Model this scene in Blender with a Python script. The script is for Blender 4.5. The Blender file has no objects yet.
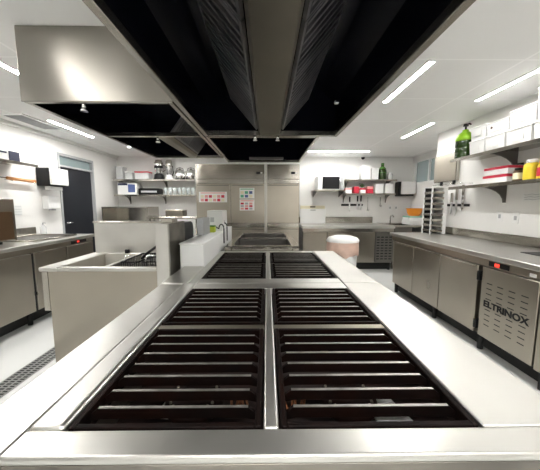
import bpy, bmesh, math, random
from mathutils import Vector, Matrix
random.seed(7)
PI = math.pi
SC = bpy.context.scene
COL = SC.collection

# ------------------------------------------------------------------ materials
def mat(name, col, rough=0.5, metal=0.0, var=0.0, scale=6.0, rvar=0.0, stretch=(1, 1, 1),
        bump=0.0, bscale=40.0, spec=0.5, emit=None, estr=0.0, trans=0.0, alpha=1.0, col2=None, coat=0.0):
    m = bpy.data.materials.new(name); m.use_nodes = True
    nt = m.node_tree; n = nt.nodes; L = nt.links
    p = n['Principled BSDF']
    p.inputs['Base Color'].default_value = (*col, 1)
    p.inputs['Roughness'].default_value = rough
    p.inputs['Metallic'].default_value = metal
    p.inputs['Specular IOR Level'].default_value = spec
    p.inputs['Transmission Weight'].default_value = trans
    p.inputs['Alpha'].default_value = alpha
    p.inputs['Coat Weight'].default_value = coat
    if emit:
        p.inputs['Emission Color'].default_value = (*emit, 1)
        p.inputs['Emission Strength'].default_value = estr
    if var or rvar or bump:
        tc = n.new('ShaderNodeTexCoord'); mp = n.new('ShaderNodeMapping')
        mp.inputs['Scale'].default_value = stretch
        L.new(tc.outputs['Object'], mp.inputs['Vector'])
        nz = n.new('ShaderNodeTexNoise'); nz.inputs['Scale'].default_value = scale
        nz.inputs['Detail'].default_value = 2
        L.new(mp.outputs['Vector'], nz.inputs['Vector'])
        if var:
            mx = n.new('ShaderNodeMix'); mx.data_type = 'RGBA'
            c2 = col2 if col2 else tuple(c * (1 - var) for c in col)
            mx.inputs['A'].default_value = (*c2, 1); mx.inputs['B'].default_value = (*col, 1)
            rp = n.new('ShaderNodeMapRange')
            rp.inputs['From Min'].default_value = .2; rp.inputs['From Max'].default_value = .8
            L.new(nz.outputs['Fac'], rp.inputs['Value'])
            L.new(rp.outputs['Result'], mx.inputs['Factor'])
            L.new(mx.outputs['Result'], p.inputs['Base Color'])
        if rvar:
            r2 = n.new('ShaderNodeMapRange')
            r2.inputs['From Min'].default_value = .2; r2.inputs['From Max'].default_value = .8
            r2.inputs['To Min'].default_value = rough; r2.inputs['To Max'].default_value = rough + rvar
            L.new(nz.outputs['Fac'], r2.inputs['Value'])
            L.new(r2.outputs['Result'], p.inputs['Roughness'])
        if bump:
            n2 = n.new('ShaderNodeTexNoise'); n2.inputs['Scale'].default_value = bscale
            L.new(mp.outputs['Vector'], n2.inputs['Vector'])
            b = n.new('ShaderNodeBump'); b.inputs['Strength'].default_value = bump
            b.inputs['Distance'].default_value = .002
            L.new(n2.outputs['Fac'], b.inputs['Height'])
            L.new(b.outputs['Normal'], p.inputs['Normal'])
    return m

M = {}
M['steel'] = mat('brushed_steel', (.47, .445, .40), .16, 1, .15, 3, .10, (1, 1, 1), .05, 60)
M['steel_door'] = mat('satin_steel_door', (.40, .365, .31), .26, 1, .12, 2.5, .10, (1, 1, 1), .05, 60)
M['steel_top'] = mat('worn_steel_top', (.60, .59, .56), .30, 1, .16, 5, .16, (1, 1, 1), .05, 60)
M['steel_dark'] = mat('dark_steel', (.20, .19, .175), .35, 1, .2, 4, .1)
M['steel_grease'] = mat('greasy_steel', (.27, .245, .20), .38, 1, .25, 5, .15, (1, 1, 1))
M['scorch_and_reflection'] = mat('scorch_and_reflection_steel', (.42, .39, .34), .45, .8, .95, 3.2, .1, (.6, 1, 1.2))  # real scorching on the divider, a painted dark reflection on the range apron
M['chrome'] = mat('chrome', (.82, .82, .82), .12, 1)
M['hood_black'] = mat('hood_black_enamel', (.003, .0035, .007), .25, 0, spec=.10)
M['filter'] = mat('baffle_filter_dark', (.34, .34, .35), .36, 1, .5, 6, .15)
M['iron'] = mat('cast_iron', (.003, .0025, .0025), .42, 0, .5, 14, .2, (1, 1, 1), .3, 120, col2=(.008, .003, .002), spec=.05)
M['iron_edge'] = mat('iron_edge_highlight', (.42, .40, .37), .35, .9, .6, 30, .2)
M['soot'] = mat('sooty_tray', (.006, .004, .003), .55, 0, .7, 7, .3, col2=(.02, .006, .004))
M['white_patch'] = mat('bright_white_patch', (.92, .92, .90), .6)
M['rust'] = mat('rusty_scrap', (.30, .10, .03), .6, .2, .5, 30)
M['wall'] = mat('white_wall_paint', (.86, .85, .83), .42, 0, .03, 2, .1)
M['black'] = mat('black_plastic', (.006, .006, .007), .4, spec=.3)
M['rubber'] = mat('black_rubber', (.015, .015, .015), .7)
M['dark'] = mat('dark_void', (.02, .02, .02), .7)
M['door'] = mat('slate_door', (.014, .017, .024), .45, 0, .3, 3)
M['white'] = mat('white_plastic', (.86, .86, .85), .38)
M['offwhite'] = mat('off_white_enamel', (.80, .81, .80), .30, .0, .05, 5)
M['clear'] = mat('clear_plastic', (.86, .87, .88), .2, alpha=.55)
M['glass'] = mat('glass', (.75, .82, .82), .08, alpha=.38)
M['winglass'] = mat('window_glass', (.28, .36, .36), .08, alpha=.8, coat=.3)
M['cream'] = mat('cream_board', (.80, .74, .55), .5)
M['green'] = mat('lime_green_plastic', (.30, .58, .02), .35)
M['darkgreen'] = mat('dark_green_bottle', (.018, .045, .006), .2, coat=.3)
M['red'] = mat('red_card', (.55, .02, .05), .45)
M['orange'] = mat('orange_plastic', (.85, .30, .02), .4)
M['wood'] = mat('orange_wood', (.70, .33, .12), .5, 0, .2, 8, stretch=(1, 8, 1))
M['yellow'] = mat('yellow_label', (.80, .62, .04), .45)
M['lime'] = mat('lime_yellow', (.55, .65, .05), .45)
M['brown'] = mat('brown_glass', (.12, .07, .035), .3, .4, .3, 5)
M['navy'] = mat('navy_print', (.012, .016, .05), .5)
M['blue'] = mat('blue_print', (.08, .12, .30), .5)
M['peach'] = mat('peach_bag', (.80, .56, .46), .45, 0, .25, 12)
M['teal'] = mat('green_packet', (.10, .42, .26), .4)
M['paper'] = mat('white_paper', (.85, .85, .84), .6)
M['pink'] = mat('pink_print', (.75, .35, .33), .6)
M['grey'] = mat('grey_plastic', (.42, .43, .44), .45)
M['vent'] = mat('grey_vent', (.34, .34, .35), .5)
M['redlamp'] = mat('red_display', (.5, .02, .01), .4, emit=(1, .05, .03), estr=.5)
M['lamp'] = mat('led_strip', (1, 1, 1), .5, emit=(1.0, .985, .95), estr=60)
M['lamp_wall'] = mat('led_strip_wall', (1, 1, 1), .5, emit=(1.0, .985, .95), estr=12)
M['lamp_soft'] = mat('led_strip_soft', (1, 1, 1), .5, emit=(1.0, .985, .95), estr=30)
M['floor'] = mat('light_epoxy_floor', (.76, .77, .76), .26, 0, .08, 1.6, .15, bump=.05, bscale=25)
M['basin'] = mat('scoured_basin_steel', (.62, .60, .55), .5, .7, .15, 5)
M['drain'] = mat('drain_steel', (.45, .46, .45), .4, .8, .2, 10)
M['leaf'] = mat('leaf_green', (.07, .22, .03), .5)

def brushed_panel():
    m = mat('brushed_panel', (.33, .31, .28), .32, 1, .12, 2.5, .06)
    n = m.node_tree.nodes; tg = n.new('ShaderNodeTangent'); tg.direction_type = 'RADIAL'; tg.axis = 'Z'
    p = n['Principled BSDF']; p.inputs['Anisotropic'].default_value = .8; p.inputs['Anisotropic Rotation'].default_value = .25
    m.node_tree.links.new(tg.outputs['Tangent'], p.inputs['Tangent'])
    return m
M['brushed_panel'] = brushed_panel()
def ceiling_mat():
    m = mat('ceiling_panels', (.72, .72, .71), .55)
    nt = m.node_tree; n = nt.nodes; L = nt.links
    tc = n.new('ShaderNodeTexCoord'); sp = n.new('ShaderNodeSeparateXYZ')
    L.new(tc.outputs['Object'], sp.inputs['Vector'])
    def lines(sock, off, pitch, w):
        a = n.new('ShaderNodeMath'); a.operation = 'ADD'; a.inputs[1].default_value = off + 100 * pitch
        L.new(sock, a.inputs[0])
        b = n.new('ShaderNodeMath'); b.operation = 'MODULO'; b.inputs[1].default_value = pitch
        L.new(a.outputs[0], b.inputs[0])
        c = n.new('ShaderNodeMath'); c.operation = 'LESS_THAN'; c.inputs[1].default_value = w
        L.new(b.outputs[0], c.inputs[0]); return c.outputs[0]
    a = lines(sp.outputs['X'], -1.94, 1.25, .022)
    b = lines(sp.outputs['Y'], -2.18, .77, .016)
    mx = n.new('ShaderNodeMath'); mx.operation = 'MAXIMUM'; L.new(a, mx.inputs[0]); L.new(b, mx.inputs[1])
    c = n.new('ShaderNodeMix'); c.data_type = 'RGBA'
    c.inputs['A'].default_value = (.83, .83, .82, 1); c.inputs['B'].default_value = (.93, .93, .92, 1)
    L.new(mx.outputs[0], c.inputs['Factor']); L.new(c.outputs['Result'], n['Principled BSDF'].inputs['Base Color'])
    return m
M['ceiling'] = ceiling_mat()

# ------------------------------------------------------------------ mesh builder
class MB:
    def __init__(s): s.bm = bmesh.new()
    def _faces(s, vs, mi, smooth=False):
        fs = set()
        for v in vs:
            for f in v.link_faces: fs.add(f)
        for f in fs: f.material_index = mi; f.smooth = smooth
    def box(s, x0, x1, y0, y1, z0, z1, bev=0.0, mi=0, seg=1, rot=None):
        c = Vector(((x0+x1)/2, (y0+y1)/2, (z0+z1)/2))
        r = bmesh.ops.create_cube(s.bm, size=1, matrix=Matrix.Translation(c) @ (rot if rot else Matrix.Identity(4)) @
                                  Matrix.Diagonal((abs(x1-x0), abs(y1-y0), abs(z1-z0), 1)))
        vs = r['verts']; s._faces(vs, mi)
        if bev:
            es = list({e for v in vs for e in v.link_edges})
            o = bmesh.ops.bevel(s.bm, geom=es, offset=bev, segments=seg, affect='EDGES', profile=.5)
            for f in o['faces']: f.material_index = mi; f.smooth = seg > 1
        return s
    def cyl(s, p0, p1, r0, r1=None, n=16, mi=0, cap=True):
        p0 = Vector(p0); p1 = Vector(p1); d = p1 - p0
        q = Vector((0, 0, 1)).rotation_difference(d.normalized()).to_matrix().to_4x4()
        r = bmesh.ops.create_cone(s.bm, cap_ends=cap, segments=n, radius1=r0, radius2=r0 if r1 is None else r1,
                                  depth=d.length, matrix=Matrix.Translation((p0+p1)/2) @ q)
        s._faces(r['verts'], mi)
        for f in {f for v in r['verts'] for f in v.link_faces}:
            if len(f.verts) == 4: f.smooth = True
        return s
    def tube(s, pts, r, n=6, mi=0, closed=False):
        pts = [Vector(p) for p in pts]; N = len(pts); rings = []
        for i, p in enumerate(pts):
            if closed: t = pts[(i+1) % N] - pts[i-1]
            else: t = pts[min(i+1, N-1)] - pts[max(i-1, 0)]
            t.normalize()
            u = t.cross(Vector((0, 0, 1)))
            if u.length < .05: u = t.cross(Vector((0, 1, 0)))
            u.normalize(); w = t.cross(u)
            rings.append([s.bm.verts.new(p + u*r*math.cos(2*PI*k/n) + w*r*math.sin(2*PI*k/n)) for k in range(n)])
        for i in range(N if closed else N-1):
            a = rings[i]; b = rings[(i+1) % N]
            for k in range(n):
                f = s.bm.faces.new((a[k], a[(k+1) % n], b[(k+1) % n], b[k])); f.smooth = True; f.material_index = mi
        if not closed:
            for rg in (rings[0], rings[-1]):
                try: f = s.bm.faces.new(rg); f.material_index = mi
                except ValueError: pass
        return s
    def lathe(s, prof, c=(0, 0, 0), n=20, mi=0, sx=1.0, sy=1.0):
        c = Vector(c); rings = []
        for r, z in prof:
            if r < 1e-5: rings.append([s.bm.verts.new(c + Vector((0, 0, z)))])
            else: rings.append([s.bm.verts.new(c + Vector((r*sx*math.cos(2*PI*k/n), r*sy*math.sin(2*PI*k/n), z))) for k in range(n)])
        for a, b in zip(rings, rings[1:]):
            for k in range(n):
                if len(a) == 1 and len(b) == 1: continue
                if len(a) == 1: vs = (a[0], b[k], b[(k+1) % n])
                elif len(b) == 1: vs = (a[k], a[(k+1) % n], b[0])
                else: vs = (a[k], a[(k+1) % n], b[(k+1) % n], b[k])
                f = s.bm.faces.new(vs); f.smooth = True; f.material_index = mi
        return s
    def prism(s, poly, axis, a, b, mi=0):
        # polygon extruded along an axis between a and b
        def P(u, v, w):
            return {'x': Vector((w, u, v)), 'y': Vector((u, w, v)), 'z': Vector((u, v, w))}[axis]
        A = [s.bm.verts.new(P(u, v, a)) for u, v in poly]; Bv = [s.bm.verts.new(P(u, v, b)) for u, v in poly]
        N = len(poly); fs = [s.bm.faces.new(A), s.bm.faces.new(Bv)]
        for i in range(N): fs.append(s.bm.faces.new((A[i], A[(i+1) % N], Bv[(i+1) % N], Bv[i])))
        for f in fs: f.material_index = mi
        bmesh.ops.recalc_face_normals(s.bm, faces=fs)
        return s
    def build(s, name, m, parent=None, loc=None):
        bmesh.ops.recalc_face_normals(s.bm, faces=s.bm.faces[:])
        off = Vector((0, 0, 0))
        if parent:
            p = parent
            while p: off += p.location; p = p.parent
            o_loc = Vector((0, 0, 0))
        else:
            if loc is None:
                xs = [v.co for v in s.bm.verts]
                loc = Vector(((min(v.x for v in xs)+max(v.x for v in xs))/2, (min(v.y for v in xs)+max(v.y for v in xs))/2, min(v.z for v in xs)))
            off = Vector(loc); o_loc = off
        bmesh.ops.translate(s.bm, verts=s.bm.verts, vec=-off)
        me = bpy.data.meshes.new(name); s.bm.to_mesh(me); s.bm.free()
        o = bpy.data.objects.new(name, me); COL.objects.link(o); o.location = o_loc
        if parent: o.parent = parent
        for mm in (m if isinstance(m, (list, tuple)) else [m]): me.materials.append(M[mm])
        return o

def thing(name, label, cat, loc=(0, 0, 0), group=None):
    o = bpy.data.objects.new(name, None); COL.objects.link(o)
    o.empty_display_size = .1; o.location = loc
    o['label'] = label; o['category'] = cat
    if group: o['group'] = group
    return o
def tag(o, label, cat, group=None):
    o['label'] = label; o['category'] = cat
    if group: o['group'] = group
    return o
def struct(o): o['kind'] = 'structure'; return o
def dup(root, loc, label, rotz=0, group=None):
    def rec(o, par):
        c = o.copy(); COL.objects.link(c)
        if par: c.parent = par
        for ch in [x for x in bpy.data.objects if x.parent == o]: rec(ch, c)
        return c
    r = rec(root, None); r.location = loc; r.rotation_euler = (0, 0, rotz); r['label'] = label
    if group: r['group'] = group
    return r

# ------------------------------------------------------------------ setting
H = 2.41          # ceiling
XL, XR, XF, YB, YN, YJ = -3.4, 2.65, 3.35, 6.4, -1.6, 4.37
struct(MB().box(XL-.1, XF+.1, YN-.1, YB+.1, -.1, 0).build('floor', 'floor'))
o = MB().box(XL-.1, XF+.1, YN-.1, YB+.1, H, H+.1).build('ceiling', 'ceiling', loc=(0, 0, H)); struct(o)
w = MB(); d0, d1, dh = 4.60, 5.52, 2.17
w.box(XL-.1, XL, YN, d0, 0, H); w.box(XL-.1, XL, d1, YB+.1, 0, H); w.box(XL-.1, XL, d0, d1, dh, H)
struct(w.build('wall_left', 'wall'))
struct(MB().box(XL, XF+.1, YB, YB+.1, 0, H).build('wall_back', 'wall'))
struct(MB().box(XL, XR, YN-.1, YN, 0, H).build('wall_front', 'wall'))
struct(MB().box(XR, XR+.1, YN, YJ, 0, H).build('wall_right', 'wall'))
struct(MB().box(XR+.1, XF+.1, YJ-.1, YJ, 0, H).build('wall_right_return', 'wall'))
w = MB(); w.box(XF, XF+.1, YJ, 5.2, 0, H); w.box(XF, XF+.1, 6.3, YB, 0, H); w.box(XF, XF+.1, 5.2, 6.3, 0, 1.78); w.box(XF, XF+.1, 5.2, 6.3, 2.3, H)
struct(w.build('wall_right_far', 'wall'))
# high window in the far right wall
w = MB(); w.box(XF-.015, XF+.06, 5.2, 6.3, 1.78, 1.82); w.box(XF-.015, XF+.06, 5.2, 6.3, 2.26, 2.3)
w.box(XF-.015, XF+.06, 5.2, 5.24, 1.82, 2.26); w.box(XF-.015, XF+.06, 6.26, 6.3, 1.82, 2.26); w.box(XF-.015, XF+.06, 5.73, 5.76, 1.82, 2.26)
wo = struct(w.build('window_1', 'white'))
MB().box(XF+.02, XF+.03, 5.24, 6.26, 1.82, 2.26).build('pane', 'winglass', wo)
# door with transom in the left wall
w = MB(); w.box(XL-.08, XL+.012, d0, d0+.04, 0, dh); w.box(XL-.08, XL+.012, d1-.04, d1, 0, dh); w.box(XL-.08, XL+.012, d0+.04, d1-.04, dh-.04, dh); w.box(XL-.08, XL+.012, d0+.04, d1-.04, 1.95, 1.98)
do = struct(w.build('door_1', 'grey'))
MB().box(XL-.06, XL-.03, d0+.042, d1-.042, .005, 1.948).build('door_leaf', 'door', do)
MB().box(XL-.05, XL-.04, d0+.042, d1-.042, 1.982, dh-.042).build('transom_pane', 'winglass', do)
MB().cyl((XL-.03, d0+.12, 1.02), (XL+.02, d0+.12, 1.02), .012).cyl((XL+.02, d0+.12, 1.02), (XL+.02, d0+.22, 1.02), .010).build('door_handle', 'chrome', do)
struct(MB().box(XL, XL+.012, YN, d0-.002, 0, .08).build('baseboard_left', 'grey'))
struct(MB().box(XL+.012, XF, YB-.012, YB, 0, .08).build('baseboard_back', 'grey'))
struct(MB().box(XL, XL+.05, YN, YB, H-.05, H, .01).build('trim_1', 'wall'))
# floor drain along the left aisle
w = MB(); w.box(-1.99, -1.83, .2, 4.4, .001, .004)
for i in range(150):
    y = .22 + i*.0278
    for x in (-1.975, -1.925, -1.875): w.box(x, x+.032, y, y+.014, .0035, .0048, mi=1)
tag(w.build('floor_drain', ['drain', 'dark']), 'long perforated steel drain channel set in the floor of the left aisle', 'drain')

# ------------------------------------------------------------------ ceiling lights and vents
def strip(x0, x1, y0, y1, label, lm='lamp'):
    t = thing('ceiling_light', label, 'light', ((x0+x1)/2, (y0+y1)/2, H), 'linear ceiling lights')
    w = MB(); e = .006
    w.box(x0-e, x1+e, y0-e, y0, H-.012, H); w.box(x0-e, x1+e, y1, y1+e, H-.012, H)
    w.box(x0-e, x0, y0, y1, H-.012, H); w.box(x1, x1+e, y0, y1, H-.012, H)
    w.build('housing', 'white', t)
    MB().box(x0, x1, y0, y1, H-.010, H-.001).build('diffuser', lm, t)
    return t
lw = .020
strip(1.25-lw, 1.25+lw, 2.20, 3.03, 'linear ceiling light close to the right edge of the big hood')
strip(2.19-lw, 2.19+lw, 1.60, 2.98, 'long linear ceiling light near the right wall, above the shelf of white tubs', 'lamp_wall')
strip(2.20-lw, 2.20+lw, 3.76, 4.58, 'short linear ceiling light beyond the green jug, near the wall corner', 'lamp_soft')
strip(.75, 2.07, 5.68, 5.73, 'crosswise linear ceiling light in front of the back wall, right of the hood', 'lamp_soft')
strip(-2.80-lw, -2.80+lw, 3.70, 4.60, 'linear ceiling light above the left counter, near the dark door')
strip(-2.05-lw, -2.05+lw, 1.50, 2.44, 'linear ceiling light left of the tall steel hood panel')
strip(-2.6, -1.4, 5.30, 5.35, 'crosswise linear ceiling light above the shelf of blenders and kettles', 'lamp_soft')
strip(-1.62-lw, -1.62+lw, .20, 1.30, 'linear ceiling light in front of the tall steel panel of the side hood', 'lamp_soft')
strip(1.25-lw, 1.25+lw, -.9, .1, 'added unseen linear ceiling light behind the photographer on the right')  # strip added out of view to spread more light
strip(-.6, .6, -.6, -.55, 'added unseen crosswise linear ceiling light behind the front of the range')  # another added strip behind the camera, lighting the room unseen
def vent(x0, x1, y0, y1, label):
    t = thing('ceiling_vent', label, 'vent', ((x0+x1)/2, (y0+y1)/2, H), 'ceiling air vents')
    w = MB(); e = .03
    w.box(x0, x1, y0, y0+e, H-.015, H); w.box(x0, x1, y1-e, y1, H-.015, H); w.box(x0, x0+e, y0+e, y1-e, H-.015, H); w.box(x1-e, x1, y0+e, y1-e, H-.015, H)
    w.build('frame', 'white', t)
    w = MB()
    n = 9
    for i in range(n):
        x = x0+e + (x1-x0-2*e)*(i+.2)/n
        w.box(x, x+.012, y0+e, y1-e, H-.012, H-.002)
    w.build('grille', 'grey', t)
    MB().box(x0+e, x1-e, y0+e, y1-e, H-.0018, H-.0004).build('backing', 'vent', t)
vent(-3.22, -2.92, 3.45, 4.15, 'slotted air vent in the ceiling left of the left counter light')
vent(-3.3, -3.0, 2.55, 3.25, 'slotted air vent in the ceiling at the left edge of the photo')
t = thing('security_camera', 'small white dome camera on the ceiling before the back wall', 'camera', (2.15, 6.28, H))
MB().cyl((2.15, 6.28, H), (2.15, 6.28, H-.03), .05).build('base', 'white', t)
MB().lathe([(.04, 0), (.038, -.025), (.02, -.045), (0, -.05)], (2.15, 6.28, H-.03)).build('dome', 'black', t)

# ------------------------------------------------------------------ extraction hoods
HB = 1.965
def hood_side_filter(w, xa, za, xb, zb, y0, y1, n):
    # slats running up the slope between (xa,za) and (xb,zb)
    dx, dz = xb-xa, zb-za; Ln = math.hypot(dx, dz); ux, uz = dx/Ln, dz/Ln
    sx = 1 if dx > 0 else -1
    nx, nz = (-uz, ux) if (ux > 0) else (uz, -ux)
    def slab(ya, yb, t0, t1, mi, u0=0, u1=1):
        P = [(xa+dx*u0 - nx*t0, za+dz*u0 - nz*t0), (xa+dx*u1 - nx*t0, za+dz*u1 - nz*t0), (xa+dx*u1 - nx*t1, za+dz*u1 - nz*t1), (xa+dx*u0 - nx*t1, za+dz*u0 - nz*t1)]
        w.prism(P, 'y', ya, yb, mi)
    slab(y0, y1, -.012, -.002, 1)
    slab(y0, y0+.014, -.002, .016, 0); slab(y1-.014, y1, -.002, .016, 0)
    slab(y0+.014, y1-.014, -.002, .016, 0, 0, .05); slab(y0+.014, y1-.014, -.002, .016, 0, .95, 1)
    p = (y1-y0-.028)/n
    for i in range(n):
        a = y0+.014 + i*p
        slab(a+p*.12, a+p*.46, .004, .018, 0, .05, .95)
t = thing('extraction_hood', 'huge black-lined steel extraction hood hanging over the cooking range', 'hood', (.04, 1.4, HB))
X0, X1, Y0, Y1 = -.590, .668, .05, 2.70
w = MB()   # outer skin
th = .012
w.box(X0, X0+th, Y0, Y1, HB+.05, H-.002); w.box(X1-th, X1, Y0, Y1, HB+.05, H-.002)
w.box(X0+th, X1-th, Y0, Y0+th, HB+.05, H-.002); w.box(X0+th, X1-th, Y1-th, Y1, HB+.05, H-.002)
w.build('skin', 'steel', t)
w = MB()   # bottom rim
r = .036
w.box(X0, X0+r, Y0, Y1, HB, HB+.05, .004); w.box(X1-r, X1, Y0, Y1, HB, HB+.05, .004)
w.box(X0+r, X1-r, Y0, Y0+r, HB, HB+.05, .004); w.box(X0+r, X1-r, Y1-r, Y1, HB, HB+.05, .004)
w.build('rim', 'steel', t)
w = MB()   # black lining
w.box(X0+th, X0+th+.008, Y0+th, Y1-th, HB+.05, H-.03); w.box(X1-th-.008, X1-th, Y0+th, Y1-th, HB+.05, H-.03)
w.box(X0+th+.008, X1-th-.008, Y1-th-.008, Y1-th, HB+.05, H-.03); w.box(X0+th+.008, X1-th-.008, Y0+th, Y0+th+.008, HB+.05, H-.03)
w.box(X0+th, X1-th, Y0+th, Y1-th, H-.028, H-.006)
w.prism([(X0+.02, HB+.06), (X0+.02, HB+.30), (X0+.16, H-.03), (X0+.17, H-.03), (X0+.028, HB+.29), (X0+.028, HB+.06)], 'y', Y0+.03, Y1-.03)
w.prism([(X1-.02, HB+.06), (X1-.02, HB+.30), (X1-.16, H-.03), (X1-.17, H-.03), (X1-.028, HB+.29), (X1-.028, HB+.06)], 'y', Y0+.03, Y1-.03)
w.build('lining', 'hood_black', t)
cx = .025
MB().prism([(cx-.085, HB+.006), (cx+.085, HB+.006), (cx+.105, HB+.05), (cx+.095, HB+.05), (cx+.078, HB+.014), (cx-.078, HB+.014), (cx-.095, HB+.05), (cx-.105, HB+.05)], 'y', Y0+r+.001, Y1-r-.001).build('grease_trough', 'steel_grease', t)
nf = 5; fl = (Y1-Y0-.12)/nf
for sgn in (-1, 1):
    for i in range(nf):
        w = MB()
        hood_side_filter(w, cx+sgn*.11, HB+.055, cx+sgn*.345, HB+.33, Y0+.06+i*fl+.004, Y0+.06+(i+1)*fl-.004, 7)
        w.build('baffle_filter', ['filter', 'hood_black'], t)
for (x, y) in ((-.11, 2.66), (.10, 2.66)):
    MB().cyl((x, y, HB-.03), (x, y, HB), .012).cyl((x, y, HB-.045), (x, y, HB-.03), .02, .013).build('spray_nozzle', 'chrome', t)
MB().box(.47, .50, 1.98, 2.01, HB+.055, HB+.075, .004).build('bulkhead_lamp', 'chrome', t)

def small_hood(name, label, X0, X1, Y0, Y1, front_steel, beam=None, cross=(), r=.03, slot=False):
    t = thing(name, label, 'hood', ((X0+X1)/2, (Y0+Y1)/2, HB))
    w = MB(); th = .01
    w.box(X0, X0+th, Y0, Y1, HB+.04, H-.002); w.box(X1-th, X1, Y0, Y1, HB+.04, H-.002)
    w.box(X0+th, X1-th, Y0, Y0+th, HB+.04, H-.002); w.box(X0+th, X1-th, Y1-th, Y1, HB+.04, H-.002)
    w.build('skin', 'steel', t)
    w = MB()
    w.box(X0, X0+r, Y0, Y1, HB, HB+.04, .003); w.box(X1-r, X1, Y0, Y1, HB, HB+.04, .003)
    w.box(X0+r, X1-r, Y0, Y0+r, HB, HB+.04, .003); w.box(X0+r, X1-r, Y1-r, Y1, HB, HB+.04, .003)
    for yc in cross: w.box(X0+r, X1-r, yc-.02, yc+.02, HB, HB+.04, .003)
    w.build('rim', 'steel', t)
    w = MB()
    w.box(X0+th, X0+th+.008, Y0+th, Y1-th, HB+.04, H-.03); w.box(X1-th-.008, X1-th, Y0+th, Y1-th, HB+.04, H-.03)
    w.box(X0+th+.008, X1-th-.008, Y1-th-.008, Y1-th, HB+.04, H-.03); w.box(X0+th+.008, X1-th-.008, Y0+th, Y0+th+.008, HB+.04, H-.03)
    w.box(X0+th, X1-th, Y0+th, Y1-th, H-.028, H-.006)
    w.build('lining', 'hood_black', t)
    return t
t = small_hood('side_hood', 'smaller extraction hood over the fryer with a tall plain steel front panel', -1.535, -.600, 1.83, 3.92, True, cross=(2.72,))
MB().box(-1.54, -.596, 1.818, 1.829, HB+.0, H-.002, .003).build('front_panel', 'brushed_panel', t)
MB().prism([(-1.06, HB+.005), (-.97, HB+.005), (-.95, HB+.04), (-1.08, HB+.04)], 'y', 2.742, 3.888).build('grease_trough', 'steel_grease', t)
w = MB(); hood_side_filter(w, -.95, HB+.045, -.70, HB+.38, 2.78, 3.30, 9); w.build('baffle_filter', ['filter', 'hood_black'], t)
w = MB(); hood_side_filter(w, -.95, HB+.045, -.70, HB+.38, 3.31, 3.83, 9); w.build('baffle_filter', ['filter', 'hood_black'], t)
for (x, y) in ((-1.17, 1.85), (-1.04, 2.72)):
    MB().cyl((x, y, HB-.03), (x, y, HB), .011).cyl((x, y, HB-.05), (x, y, HB-.03), .022, .013).build('spray_nozzle', 'chrome', t)
t = small_hood('rear_hood', 'black-lined extraction hood over the water bath, behind the big hood', -.59, .50, 2.72, 4.30, False)
MB().box(-.26, .24, 4.10, 4.16, HB+.02, HB+.05, .004).build('lamp_tray', 'steel_dark', t)

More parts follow.
